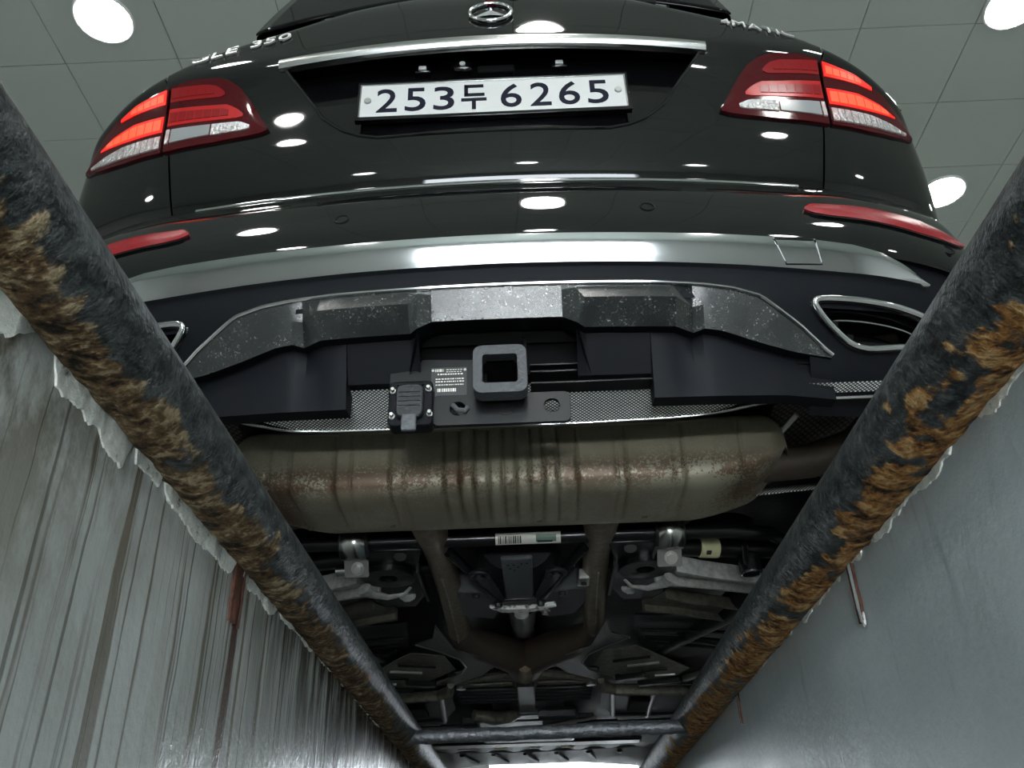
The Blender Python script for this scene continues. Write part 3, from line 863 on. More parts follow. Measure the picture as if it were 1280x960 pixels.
# plate lamps, camera, grip slot under the strip
for x in (-.140, .135):
    pl = obj('plate_lamp', MB().box(x-.016, x+.016, .048, .066, 1.094, 1.112), 'gloss_black', car, bevel=.003)
    obj('lamp_glass', MB().box(x-.008, x+.008, .044, .05, 1.098, 1.109), 'lamp_lens', pl, bevel=.002)
cam_h = obj('reversing_camera', MB().box(-.078, -.040, .040, .066, 1.088, 1.114), 'gloss_black', car, bevel=.006)
obj('camera_lens', MB().disc((-.059, .0395, 1.101), (0, -1, 0), .006, .003), 'lamp_lens', cam_h)
obj('grip_slot', MB().box(-.030, .045, .050, .066, 1.090, 1.110), 'inner_black', car, bevel=.004)

# licence plate
pc = obj('license_plate', MB().box(-.262, .262, .050, .054, .9705, 1.0635), 'plate_white', car, bevel=.0015)
mb = MB()
for a, c, d, e in ((-.2685, .2685, .9605, .9700), (-.2665, .2665, 1.0635, 1.0665), (-.2665, -.262, .968, 1.0650), (.262, .2665, .968, 1.0650)):
    mb.box(a, c, .0465, .058, d, e)
obj('plate_frame', mb, 'gloss_black', pc, bevel=.001)
mb = MB()
for a, c, d, e in ((-.2620, .2620, 1.0612, 1.0645), (-.2628, -.2595, .9700, 1.0640), (.2595, .2628, .9700, 1.0640), (-.2620, .2620, .9695, .9715)):
    mb.box(a, c, .0480, .0505, d, e)
obj('plate_rim', mb, 'brushed', pc, bevel=.0008)
for x, z in ((-.246, 1.016), (.246, 1.018)):
    obj('plate_bolt', MB().disc((x, .0505, z), (0, -1, 0), .0072, .005, 12), 'steel', pc, bevel=.001)

def text_mesh(s, ext):
    cu = bpy.data.curves.new('txt', 'FONT'); cu.body = s; cu.size = 1.0; cu.extrude = ext; cu.resolution_u = 4
    to = bpy.data.objects.new('txt', cu); COL.objects.link(to)
    dg = bpy.context.evaluated_depsgraph_get()
    me = bpy.data.meshes.new_from_object(to.evaluated_get(dg))
    vs = [v.co.copy() for v in me.vertices]; fs = [tuple(p.vertices) for p in me.polygons]
    bpy.data.objects.remove(to); bpy.data.curves.remove(cu); bpy.data.meshes.remove(me)
    return vs, fs
def glyph(ch, x0, x1, z0, z1, yf, th, name, m, parent):
    vs, fs = text_mesh(ch, .5)
    ax, bx = min(v.x for v in vs), max(v.x for v in vs); ay, by = min(v.y for v in vs), max(v.y for v in vs)
    mb = MB()
    mb.v = [(x0+(v.x-ax)/(bx-ax)*(x1-x0), yf-(v.z)*th, z0+(v.y-ay)/(by-ay)*(z1-z0)) for v in vs]; mb.f = fs
    return obj(name, mb, m, parent, smooth=False)
for ch, xc in (('2', -.208), ('5', -.152), ('3', -.096), ('6', .036), ('2', .094), ('6', .150), ('5', .206)):
    c = glyph(ch, xc-.0200, xc+.0200, .984, 1.048, .0498, .0016, 'plate_character', 'plate_ink', pc)
    # embossed strokes read bolder than the font face
    so = c.modifiers.new('bold', 'SOLIDIFY'); so.thickness = .0007; so.offset = 1
mb = MB(); yk0, yk1 = .0485, .0503
for a, c, d, e in ((-.056, -.018, 1.0430, 1.0505), (-.056, -.0485, 1.0215, 1.0505), (-.056, -.016, 1.0185, 1.0260), (-.062, -.012, 1.0050, 1.0125), (-.0410, -.0330, .9815, 1.0075)):
    mb.box(a, c, yk0, yk1, d, e)
obj('plate_character', mb, 'plate_ink', pc, smooth=False)

# emblem: ring with a three-pointed star on the tailgate above the strip
EZ = 1.245
e0 = S(0, EZ); tz = (S(0, EZ+.02)-S(0, EZ-.02)).normalized(); nx = Vector((1, 0, 0)).cross(tz)  # nx points to the rear
if nx.y > 0: nx = -nx
def EM(u, v, w_): return e0 + Vector((1, 0, 0))*u + tz*v + nx*w_
mb = MB()
mb.tube([EM(.043*math.cos(a), .043*math.sin(a), .006) for a in np.linspace(0, 2*PI, 48, endpoint=False)], .0042, 10, closed=True)
em = obj('emblem', mb, 'chrome', car)
mb = MB()
for k in range(3):
    a = PI/2 + k*2*PI/3
    d = (math.cos(a), math.sin(a)); n2 = (-d[1], d[0])
    tipv = EM(d[0]*.042, d[1]*.042, .005); cen = EM(0, 0, .010); b_ = a+PI/3
    l1 = EM(math.cos(a+PI/3)*.0095, math.sin(a+PI/3)*.0095, .004); l2 = EM(math.cos(a-PI/3)*.0095, math.sin(a-PI/3)*.0095, .004)
    mb.add([tipv, l1, cen, l2, EM(0, 0, .0)], [(0, 1, 2), (0, 2, 3), (0, 3, 4), (0, 4, 1)])
obj('star', mb, 'chrome', em, sharp=10)
obj('emblem_back', MB().disc(EM(0, 0, -.001), nx, .040, .003, 32), 'gloss_black', em)
obj('emblem_hinge', MB().disc(EM(0, .049, -.004), nx, .012, .012, 16), 'lens_dark', em)

# model lettering
def lettering(word, xa, xb_, za, zb_, h, name):
    """each raised character is its own part, laid along the shoulder"""
    glyphs = []; cur = 0.0
    for ch in word:
        if ch == ' ': cur += .38; continue
        vs, fs = text_mesh(ch, .5)
        ax, bx = min(v.x for v in vs), max(v.x for v in vs); ay, by = min(v.y for v in vs), max(v.y for v in vs)
        glyphs.append((vs, fs, cur, ax, ay, by)); cur += (bx-ax)+.12
    tot = cur-.12
    for vs, fs, st_, ax, ay, by in glyphs:
        mb = MB()
        for v in vs:
            t = (st_+v.x-ax)/tot; x = xa+(xb_-xa)*t; zc = za+(zb_-za)*t
            z = zc+((v.y-ay)/(by-ay)-.5)*h
            mb.v.append(tuple(S(x, z, PT, -.002-.004*(.5+v.z))))
        mb.f = fs
        obj(name, mb, 'badge', car, smooth=False)
lettering('GLE 350', -.628, -.420, 1.184, 1.230, .026, 'model_letter')
lettering('4MATIC', .478, .625, 1.224, 1.188, .024, 'drive_letter')

# tail lamps
def l_hi(x): return lerp(abs(x), [(.441, .967), (.46, .999), (.485, 1.045), (.508, 1.078), (.53, 1.096), (.555, 1.107), (.615, 1.114), (.673, 1.107), (.74, 1.096), (.79, 1.079), (.82, 1.058), (.84, 1.030), (.858, .995)])
def l_lo(x): return lerp(abs(x), [(.441, .961), (.455, .955), (.484, .952), (.55, .950), (.65, .949), (.75, .957), (.81, .969), (.858, .985)])
def lin(t1): return lambda x: lerp(abs(x), t1)
for sg in (-1, 1):
    side = lambda a, c, n_=20: [sg*v for v in np.linspace(a, c, n_)]
    inner = band('tail_lamp', side(.441, .6575, 30), l_lo, l_hi, PT, -.006, .012, 'lens_dark', car, nr=8, crown=.002)
    outer = band('tail_lamp', side(.664, .858, 30), l_lo, l_hi, PT, -.006, .012, 'lens_dark', car, nr=8, crown=.002)
    # inner: two dark red bars in cells, clear strip below
    def cells(par, a, c, n_, lo, hi, m, name, gap=.0022):
        w_ = (c-a)/n_
        for i in range(n_):
            band(name, side(a+i*w_+gap/2, a+(i+1)*w_-gap/2, 5), lo, hi, PT, -.0105, .006, m, par, nr=2)
    band('light_guide', side(.538, .656, 14), lin([(.538, 1.064), (.545, 1.060), (.66, 1.071)]), lin([(.538, 1.070), (.552, 1.085), (.575, 1.093), (.66, 1.102)]), PT, -.0092, .006, 'lens_red', inner, nr=3)
    cells(inner, .560, .654, 5, lin([(.55, 1.069), (.66, 1.078)]), lin([(.55, 1.079), (.57, 1.086), (.66, 1.095)]), 'lens_red', 'led_cell')
    band('light_guide', side(.495, .656, 14), lin([(.495, 1.003), (.505, 1.001), (.66, 1.013)]), lin([(.495, 1.010), (.51, 1.026), (.53, 1.039), (.66, 1.055)]), PT, -.0092, .006, 'lens_mid', inner, nr=3)
    cells(inner, .525, .654, 7, lin([(.52, 1.010), (.66, 1.021)]), lin([(.52, 1.022), (.54, 1.030), (.66, 1.045)]), 'lens_red', 'led_cell')
    band('clear_strip', side(.478, .558, 10), lin([(.478, .970), (.49, .967), (.66, .967)]), lin([(.478, .977), (.50, .990), (.66, 1.003)]), PT, -.0098, .006, 'lens_crystal', inner, nr=3)
    band('clear_strip', side(.561, .645, 10), lin([(.478, .970), (.66, .967)]), lin([(.478, .985), (.50, .990), (.66, 1.003)]), PT, -.0098, .006, 'lens_clear', inner, nr=3)
    band('clear_strip', side(.648, .656, 4), lin([(.478, .970), (.66, .967)]), lin([(.478, .985), (.50, .990), (.66, 1.003)]), PT, -.0104, .006, 'lens_crystal', inner, nr=3)
    # outer: lit cells
    band('light_guide', side(.667, .776, 14), lin([(.667, 1.070), (.74, 1.072), (.776, 1.070)]), lin([(.667, 1.102), (.74, 1.092), (.776, 1.077)]), PT, -.0092, .006, 'led_lit', outer, nr=3)
    cells(outer, .671, .752, 5, lin([(.667, 1.076), (.76, 1.075)]), lin([(.667, 1.094), (.74, 1.086), (.776, 1.076)]), 'led_hot', 'led_cell')
    band('light_guide', side(.667, .822, 16), lin([(.667, 1.002), (.74, 1.009), (.80, 1.018), (.822, 1.020)]), lin([(.667, 1.041), (.74, 1.048), (.79, 1.040), (.822, 1.024)]), PT, -.0092, .006, 'led_lit', outer, nr=3)
    cells(outer, .671, .808, 7, lin([(.667, 1.008), (.74, 1.015), (.81, 1.022)]), lin([(.667, 1.034), (.74, 1.041), (.79, 1.034), (.81, 1.028)]), 'led_hot', 'led_cell')
    cells(outer, .667, .842, 12, lin([(.66, .958), (.75, .968), (.80, .976), (.845, .986)]), lin([(.66, .990), (.76, 1.000), (.80, .998), (.845, .990)]), 'lens_crystal', 'clear_strip', .0015)

# bumper reflectors
def rf_hi(x): return lerp(abs(x), [(.539, .683), (.552, .699), (.66, .704), (.77, .703), (.83, .690), (.855, .672)])
def rf_lo(x): return lerp(abs(x), [(.539, .678), (.552, .668), (.58, .663), (.66, .659), (.75, .653), (.83, .658), (.855, .667)])
for sg in (-1, 1):
    rf = band('bumper_reflector', [sg*v for v in np.linspace(.539, .855, 40)], rf_lo, rf_hi, PB, -.005, .012, 'reflector', car, nr=5, crown=.003)
    band('reflector_edge', [sg*v for v in np.linspace(.548, .84, 40)], lambda x: rf_lo(x)-.0045, lambda x: rf_lo(x)-.001, PB, -.004, .008, 'gloss_black', rf, nr=1)
# parking sensors
for x, z in ((-.263, .672), (.262, .672), (-.80, .63), (.80, .63)):
    c0 = S(x, z, PB); nn = Vector((.28*x, -1, .3)).normalized()
    sns = obj('parking_sensor', MB().disc(c0+nn*-.004, nn, .0095, .0045, 24), 'paint', car)
    u = Vector((1, .28*x, 0)).normalized(); v = u.cross(nn)
    obj('sensor_ring', MB().tube([c0+nn*.0006+(u*math.cos(a)+v*math.sin(a))*.0118 for a in np.linspace(0, 2*PI, 28, endpoint=False)], .0014, 6, closed=True), 'satin_black', sns)

# rear window, wiper, cabin above
def glass_pt(u, v):
    """u -1..1 across, v 0..1 from sill up"""
    hw = .535-.055*v-.05*v*v
    x = u*hw
    return Vector((x, .112+.11*x*x+.12*v, lerp(abs(x)/hw, [(0, 1.425), (.45, 1.405), (.8, 1.378), (1, 1.358)])+.38*v))
mb = MB(); mb.grid([[glass_pt(u, v) for u in np.linspace(-1, 1, 40)] for v in np.linspace(0, 1, 14)])
obj('rear_window', mb, 'glass_dark', car, solid=.004)
# wiper across the window foot
wp = [Vector((x, .078+.13*x*x, 1.362-.05*abs(x-.05))) for x in np.linspace(.05, .36, 14)]
wi = obj('rear_wiper', MB().tube(wp, .007, 8, flat=(1, .7)), 'satin_black', car)
obj('wiper_pivot', MB().disc((.05, .085, 1.362), (0, -.8, .4), .014, .03, 16), 'gloss_black', wi)
# cabin, flanks, bonnet: one simple closed shell forward of the tail
def shell_section(y):
    W_ = lerp(y, [(.3, .93), (.8, .955), (3.4, .95), (4.0, .90), (4.28, .78)])
    zb = lerp(y, [(.3, .40), (1.0, .34), (3.6, .34), (4.28, .44)])
    ztop = lerp(y, [(.42, 1.66), (.7, 1.74), (1.6, 1.78), (2.2, 1.74), (3.05, 1.16), (3.9, 1.04), (4.2, .90), (4.28, .78)])
    wr_ = lerp(y, [(.42, .60), (2.2, .62), (3.05, .78), (4.28, .70)])
    zsill = lerp(y, [(.42, 1.08), (3.0, 1.05), (4.0, .95), (4.28, .72)])
    half = [(W_*.97, zb), (W_, zb+.14), (W_, zsill-.22), (W_*.985, zsill-.05), (W_*.95, zsill), (min(W_*.95, wr_+.12), (zsill*.6+ztop*.4)), (wr_, ztop-.06), (wr_*.8, ztop-.012), (0, ztop)]
    return [Vector((-x, y, z)) for x, z in half] + [Vector((x, y, z)) for x, z in half[::-1][1:]]
ysh = [.62, .75, .95, 1.3, 1.8, 2.3, 2.7, 3.05, 3.4, 3.8, 4.05, 4.2, 4.28]
mb = MB(); mb.grid([shell_section(y) for y in ysh])
last = shell_section(4.28); mb.add(last, [tuple(range(len(last)))])
obj('body_shell', mb, 'paint', car, sharp=55)
mb = MB()
roofr = [[Vector((x, .44+.15*x*x, 1.745-.10*x*x)) for x in np.linspace(-.52, .52, 20)], [Vector((x, .36+.15*x*x, 1.735-.10*x*x)) for x in np.linspace(-.52, .52, 20)],
         [Vector((x, .37+.15*x*x, 1.715-.10*x*x)) for x in np.linspace(-.52, .52, 20)], [Vector((x, .46+.15*x*x, 1.71-.10*x*x)) for x in np.linspace(-.52, .52, 20)]]
mb.grid(roofr)
mb.grid([[Vector((x, .44+.15*x*x, 1.745-.10*x*x)) for x in np.linspace(-.52, .52, 20)], [Vector((x*1.12, .64, 1.745-.12*x*x)) for x in np.linspace(-.52, .52, 20)]])
for sg in (-1, 1):   # rear pillars beside the window
    mb.grid([[glass_pt(sg*1.0, v)+Vector((0, .003, 0)) for v in np.linspace(0, 1, 10)], [glass_pt(sg*1.0, v)+Vector((sg*(.15-.08*v), .40-.12*v, -.06)) for v in np.linspace(0, 1, 10)]])
obj('roof_spoiler', mb, 'paint', car, sharp=50)
# shoulder shelf from tailgate top to the glass
mb = MB()
xs = list(np.linspace(-.9, .9, 50))
mb.grid([[S(x, ZT(abs(x))+.07) for x in xs], [Vector((x*.985, .14+.11*x*x, ZT(abs(x))+.075)) for x in xs], [Vector((x*.985, .62, ZT(abs(x))+.02)) for x in xs]])
obj('shoulder_panel', mb, 'paint', car)

#@@UNDERBODY
from mathutils.geometry import tessellate_polygon
def holed(outer, holes, axis, a, c):
    """flat plate with round holes: outer and holes are (u,v) loops"""
    def P(u, v, t): return Vector({'x': (t,u,v), 'y': (u,t,v), 'z': (u,v,t)}[axis])
    loops = [outer]+holes
    flat = [[Vector((u, v, 0)) for u, v in lp] for lp in loops]
    tris = tessellate_polygon(flat)
    allp = [q for lp in loops for q in lp]; n_ = len(allp)
    mb = MB(); mb.v = [tuple(P(*q, a)) for q in allp] + [tuple(P(*q, c)) for q in allp]
    mb.f = [tuple(t) for t in tris] + [tuple(i+n_ for i in t[::-1]) for t in tris]
    o = 0
    for lp in loops:
        k = len(lp)
        mb.f += [(o+i, o+(i+1) % k, n_+o+(i+1) % k, n_+o+i) for i in range(k)]; o += k
    return mb
def circ(cx, cy, r, n_=20): return [(cx+r*math.cos(2*PI*i/n_), cy+r*math.sin(2*PI*i/n_)) for i in range(n_)]
def rrect(x0, x1, y0, y1, r, n_=5):
    o2 = []
    for cx, cy, a0 in ((x1-r, y1-r, 0), (x0+r, y1-r, 90), (x0+r, y0+r, 180), (x1-r, y0+r, 270)):
        for i in range(n_+1): a = R(a0+90*i/n_); o2.append((cx+r*math.cos(a), cy+r*math.sin(a)))
    return o2
def hexbolt(parent, pos, ax=(0, 0, -1), r=.010, m='steel', name='bolt'):
    pos = Vector(pos); ax = Vector(ax).normalized(); mb = MB()
    mb.tube([pos, pos+ax*.003], r*1.45, 20); mb.tube([pos+ax*.003, pos+ax*.011], r, 6)
    return obj(name, mb, m, parent, sharp=20, bevel=.0008)

# floor pan and inner sides, so nothing but the underbody shows from the pit
mb = MB(); mb.box(-.86, .86, .16, 4.1, .50, .53); mb.box(-.9, -.84, .3, 4.0, .36, .53); mb.box(.84, .9, .3, 4.0, .36, .53)
obj('floor_pan', mb, 'under_black', car, smooth=False)
mb = MB(); mb.box(-.56, .56, .105, .150, .405, .50); mb.box(-.60, -.155, .13, .16, .395, .50); mb.box(.155, .60, .13, .16, .395, .50)
obj('bumper_beam', mb, 'inner_black', car, smooth=False)
for z in (.413, .400, .378):
    obj('beam_rib', MB().box(.050, .155 if z > .39 else .25, .088, .12, z-.002, z+.002), 'black_metal', car, bevel=.001)
obj('beam_rib', MB().box(.040, .046, .088, .14, .36, .47), 'black_metal', car)

# tow hitch
hit = obj('tow_hitch', holed(rrect(-.033, .039, .331, .401, .008), [rrect(-.024, .030, .340, .392, .004)[::-1]], 'y', .040, .130), 'black_metal', car, sharp=30)
obj('receiver_collar', holed(rrect(-.039, .045, .3225, .4095, .014), [rrect(-.024, .030, .340, .392, .005)[::-1]], 'y', .020, .046), 'hitch_grey', hit, bevel=.003, sharp=30)
obj('receiver_end', MB().box(-.026, .032, .120, .126, .338, .394), 'inner_black', hit)
obj('hitch_beam', MB().box(-.52, .52, .165, .215, .400, .455), 'black_metal', hit, bevel=.006)
holes = [circ(-.066, .3225, .0125)[::-1], circ(.082, .3225, .0125)[::-1]]
obj('chain_plate', holed(rrect(-.106, .111, .2935, .3475, .010), holes, 'y', .066, .073), 'black_metal', hit, bevel=.0012, sharp=30)
obj('plate_boss', MB().disc((.010, .0665, .3215), (0, -1, 0), .014, .0015), 'black_metal', hit)
obj('hook_remnant', MB().tube([(-.074, .064, .329), (-.066, .062, .318), (-.054, .063, .317), (-.050, .064, .324)], .004, 8), 'grey_plate', hit)
obj('wiring_bracket', MB().prism([(-.178, .300), (-.100, .300), (-.020, .330), (-.020, .420), (-.125, .425), (-.140, .405), (-.178, .400)], 'y', .078, .083), 'black_metal', hit, bevel=.001)
# trailer socket
sk = obj('trailer_socket', MB().prism(rrect(-.1725, -.1040, .288, .3685, .008), 'y', .052, .080), 'satin_black', car, bevel=.002)
obj('socket_lid', MB().prism(rrect(-.161, -.117, .297, .357, .012), 'y', .040, .053), 'casting', sk, bevel=.003)
for z in (.318, .326, .334, .342): obj('lid_ridge', MB().box(-.156, -.122, .0385, .041, z-.0012, z+.0012), 'casting', sk)
obj('lid_tab', MB().prism(rrect(-.150, -.127, .272, .301, .003), 'y', .036, .044), 'grey_plate', sk, bevel=.002)
obj('lid_hinge', MB().tube([(-.160, .050, .361), (-.118, .050, .361)], .0035, 8), 'satin_black', sk)
for x, z in ((-.1105, .351), (-.108, .306), (-.1665, .304), (-.1665, .349)):
    hexbolt(sk, (x, .052, z), (0, -1, 0), .0036, 'steel', 'socket_screw')
# sticker beside the receiver, lines of fine print
st = obj('hitch_sticker', MB().box(-.110, -.053, .0772, .0782, .352, .407), 'label_ink', hit)
rnd = random.Random(3)
mb = MB()
for z, x0, x1, h in ((.4015, -.104, -.090, .0050), (.4025, -.086, -.060, .0012), (.3985, -.086, -.060, .0010), (.394, -.100, -.058, .0022), (.385, -.103, -.057, .0020), (.380, -.103, -.056, .0020), (.374, -.103, -.058, .0016), (.364, -.100, -.070, .0060)):
    x = x0
    while x < x1:
        w_ = rnd.uniform(.0012, .004); mb.box(x, min(x+w_, x1), .0768, .0773, z-h/2, z+h/2); x += w_+rnd.uniform(.0008, .0018)
o = obj('sticker_print', mb, 'label_white', hit, smooth=False); o['kind'] = 'stuff'
for x in (-.1075, -.0555): obj('sticker_rivet', MB().disc((x, .0772, .4015), (0, -1, 0), .0022, .001, 10), 'steel', hit)

# dimpled heat shield between bumper and muffler, with a rolled bright edge
edge = [(-.62, .122), (-.472, .125), (-.421, .134), (-.395, .165), (-.370, .188), (-.314, .196), (-.094, .199), (.126, .200), (.320, .192), (.360, .183), (.405, .150), (.440, .131), (.558, .130), (.66, .13)]
ex = np.linspace(-.62, .66, 90)
ey = [lerp(x, edge) for x in ex]
ey = [sum(ey[max(0, i-2):i+3])/len(ey[max(0, i-2):i+3]) for i in range(len(ey))]
epts = [Vector((x, y, .362-.010*max(0.0, min(1.0, (abs(x)-.34)/.08)))) for x, y in zip(ex, ey)]
mb = MB()
mb.grid([[Vector((q.x, q.y+(min(q.y-.004, .108)-q.y)*t, .362+.30*(q.y-min(q.y-.004, .108))*t)) for q in epts] for t in np.linspace(0, 1, 8)])
hs = obj('heat_shield', mb, 'dimpled_alu', car, uvf=lambda c: (c.x, c.y*1.15))
obj('shield_edge', MB().tube(epts, .0026, 8), 'brushed', hs)
mb = MB(); mb.grid([[q+Vector((0, .002, .001)) for q in epts], [q+Vector((0, .06, .06)) for q in epts], [q+Vector((0, .10, .10)) for q in epts]])
obj('shield_upper', mb, 'inner_black', hs)
for x in (-.335, -.30, .315, .35):
    obj('shield_clip', MB().box(x-.008, x+.008, .118, .134, .366, .384), 'black_metal', hs, bevel=.002)

# muffler
MY, MZ, MA, MBb = .470, .392, .112, .075
def muf_end(x):
    a = abs(x); 
    return 1.0 if a < .475 else math.sqrt(max(0.0, 1-((a-.475)/.0701)**2.6))
grooves = [(-.452, .004), (-.412, .004), (-.328, .006), (-.296, .0025), (-.222, .006), (-.195, .0025), (-.120, .007), (.130, .006), (.204, .003), (.223, .006), (.312, .003), (.330, .006), (.440, .005)]
ribs = [(-.077, .010), (-.023, .010), (.028, .010), (.080, .010)]
def relief(x, ang):
    d = 0.0
    for g_, dep in grooves: d -= dep*math.exp(-((x-g_)/.0035)**2)
    # raised bars in the middle, flanked by shallow valleys, only on the rear-lower flank
    if -.115 < x < .125:
        for rb_, hw in ribs:
            u = abs(x-rb_)
            d += .0065*(1/(1+math.exp((u-hw)/.0012))) - .0055*math.exp(-((u-hw-.004)/.003)**2)
    return d
xs = np.concatenate([np.linspace(-.545, -.43, 26), np.linspace(-.43, .45, 560)[1:-1], np.linspace(.45, .545, 24)])
rows = []; na = 56
for x in xs:
    e = muf_end(x); row = []
    for k in range(na+1):
        a = 2*PI*k/na; ca, sa = math.cos(a), math.sin(a); pw = .37
        uy = math.copysign(abs(ca)**pw, ca); uz = math.copysign(abs(sa)**pw, sa)
        # embossing fades out on top and on the very bottom
        fade = max(0.0, min(1.0, (.55-uy)*2.0)) * max(0.0, min(1.0, (.80-uz)*6))
        d = relief(x, a)*fade
        ky = (MA+d)*(.30+.70*e); kz = (MBb+d)*(.12+.88*e)
        low = 0.0
        if sa < 0: low = .062*max(0, (abs(x)-.36)/.185)**1.5*abs(uz)
        row.append(Vector((x+.003, MY+uy*ky, MZ+uz*kz+low)))
    rows.append(row)
mb = MB(); mb.grid(rows); mb.add(rows[0][:-1], [tuple(range(na))]); mb.add(rows[-1][:-1], [tuple(range(na))])
mu = obj('muffler', mb, 'muffler_steel', car, sharp=60)
# seam flange round the muffler's waist
mb = MB(); fr, bk = [], []
for k in range(0, 121):
    a = 2*PI*k/120; ca, sa = math.cos(a), math.sin(a); pw = .30
    ux = math.copysign(abs(ca)**pw, ca)*.545; uy = math.copysign(abs(sa)**.42, sa)*.112
    fr.append((ux, uy))
zf = MZ+.050
inn = [Vector((u*.96+.003, MY+v*.80, zf)) for u, v in fr]; ot = [Vector((u*1.005+.003, MY+v*1.00, zf)) for u, v in fr]
mb.grid([inn, ot, [q+Vector((0, 0, .0035)) for q in ot], [q+Vector((0, 0, .0035)) for q in inn]])
obj('muffler_flange', mb, 'muffler_steel', mu)
for x in (-.40, -.235, .06, .27):
    obj('weld_spot', MB().disc((x, .520, MZ-MBb+.0015), (0, 0, -1), .006, .003, 12), 'exhaust_steel', mu)
mb = MB(); mb.tube([(.525, .40, .425), (.545, .385, .44), (.56, .36, .45)], .006, 8); obj('muffler_hanger', mb, 'steel', mu)
for sg in (-1, 1):
    pth = [(sg*.49, .47, .395), (sg*.60, .465, .400), (sg*.68, .42, .410), (sg*.71, .34, .425), (sg*.69, .24, .445), (sg*.66, .17, .455)]
    obj('tail_pipe', MB().tube(pth, .034, 20), 'rusty_exhaust', mu)
    # dimpled shield over the outlet
    mb = MB(); rr_ = []
    for t in np.linspace(0, 1, 12):
        x = sg*(.52+.34*t)
        rr_.append([Vector((x, .22+.34*s, .45+.03*math.sin(s*PI)-.05*s*s+.02*t)) for s in np.linspace(0, 1, 14)])
    mb.grid(rr_); obj('outlet_shield', mb, 'dimpled_dark', car, uvf=lambda c: (c.x, c.y))
    mb = MB(); mb.grid([[Vector((sg*(.50+.30*t), .53+.02*t+.03*s, .36+.03*t+.025*s)) for t in np.linspace(0, 1, 8)] for s in (0, .5, 1)])
    obj('outlet_shield', mb, 'dimpled_alu', car, uvf=lambda c: (c.x, c.y), solid=.002)

# exhaust pipes running forward from the muffler
for x0, x1 in ((-.174, -.174), (.190, .214)):
    sgn = -1 if x0 < 0 else 1
    pth = [Vector((x0, .52, .375)), Vector((x0, .565, .368)), Vector((x0, .60, .362)), Vector((x0+(x1-x0)*.1, .66, .358))] + [Vector((x0+(x1-x0)*t+sgn*(-.006*math.sin(t*PI)), .66+.74*t, .358-.012*t)) for t in np.linspace(.1, 1, 14)]
    rad = [.045, .045, .043, .036] + [.031]*8 + [.031]*6
    pe = obj('exhaust_pipe', MB().tube(pth, rad, 22), 'exhaust_steel', mu)
    mb = MB()
    sp_ = [Vector((x0+(x1-x0)*t+sgn*(-.006*math.sin(t*PI))+(.004 if sgn > 0 else -.002), .66+.74*t-.006, .358-.012*t-.031)) for t in np.linspace(.28, 1, 60)]
    mb.tube(sp_, [max(.0002, .0020+.0045*noise.noise(Vector((i*2.7, sgn, 0)))) for i in range(60)], 6)
    obj('weld_seam', mb, 'steel', pe)
    arm = [Vector((x1, 1.38, .345)), Vector((x1*.93, 1.46, .343)), Vector((x1*.70, 1.53, .341)), Vector((x1*.40, 1.60, .340)), Vector((x1*.10+.006, 1.68, .338)), Vector((.006+x1*.03, 1.78, .338))]
    obj('exhaust_branch', MB().tube(arm, [.031, .038, .046, .050, .054, .054], 20), 'rusty_exhaust', mu)
mb = MB()
mb.tube([(.008, 1.66, .338), (.006, 1.9, .345), (.0, 2.3, .36), (0, 2.9, .37)], [.055, .05, .045, .045], 18)
obj('front_exhaust', mb, 'rusty_exhaust', mu)
mb = MB(); mb.tube([(.008, 1.64, .30), (.008, 1.70, .285), (.006, 1.78, .30)], [.020, .024, .018], 12)
obj('exhaust_joint', mb, 'exhaust_steel', mu)

# anti-roll bar with printed labels and its clamps
bar = obj('anti_roll_bar', MB().tube([(-.62, .83, .37), (-.56, .74, .36), (-.48, .695, .352), (-.30, .690, .350), (.30, .690, .350), (.48, .70, .352), (.58, .75, .36), (.64, .84, .37)], .016, 16), 'black_metal', car)
def wrap_label(x0, x1, m, par, name, yc=.690, zc=.350, r=.0168, a0=165, a1=265):
    rows = []
    for x in np.linspace(x0, x1, 4):
        rows.append([Vector((x, yc+r*math.cos(R(a)), zc+r*math.sin(R(a)))) for a in np.linspace(a0, a1, 10)])
    return obj(name, MB().grid(rows), m, par)
wl = wrap_label(-.036, .106, 'label_white', bar, 'bar_label')
x = -.030
mb = MB()
while x < .018:
    w_ = rnd.choice((.0012, .002, .003))
    rows = [[Vector((xx, .690+.0172*math.cos(R(a)), .350+.0172*math.sin(R(a)))) for a in np.linspace(190, 250, 6)] for xx in (x, x+w_)]
    mb.grid(rows); x += w_+rnd.choice((.0013, .002))
o = obj('bar_code_print', mb, 'label_ink', bar); o['kind'] = 'stuff'
wrap_label(.052, .096, 'label_green', bar, 'label_panel', r=.0173, a0=185, a1=240)
wrap_label(.055, .088, 'label_ink', bar, 'label_print', r=.0176, a0=228, a1=244)
for sg, xc in ((-1, -.345), (1, .343)):
    mb = MB(); rows = []
    for x in (xc-.027, xc+.027):
        rows.append([Vector((x, .690+.034*math.cos(R(a)), .350+.034*math.sin(R(a)))) for a in np.linspace(100, 320, 22)])
    # flange carrying the bolt
    mb.grid(rows)
    cl = obj('bar_clamp', mb, 'brushed', car, solid=.003)
    mt = Matrix.Translation((xc, .716, .322)) @ Matrix.Rotation(R(-58), 4, 'X')
    obj('clamp_flange', MB().prism(rrect(-.027, .027, .0, .040, .005), 'z', -.002, .0025, mt), 'zinc', cl, bevel=.0015)
    hexbolt(cl, mt @ Vector((.003, .020, -.002)), mt.to_3x3() @ Vector((0, 0, -1)), r=.0105, m='steel', name='clamp_bolt')
    obj('bushing', MB().tube([(xc-.031, .690, .350), (xc+.031, .690, .350)], .031, 20), 'rubber', cl)
    obj('clamp_rib', MB().box(xc-.029, xc-.026, .70, .78, .322, .345), 'steel', cl)
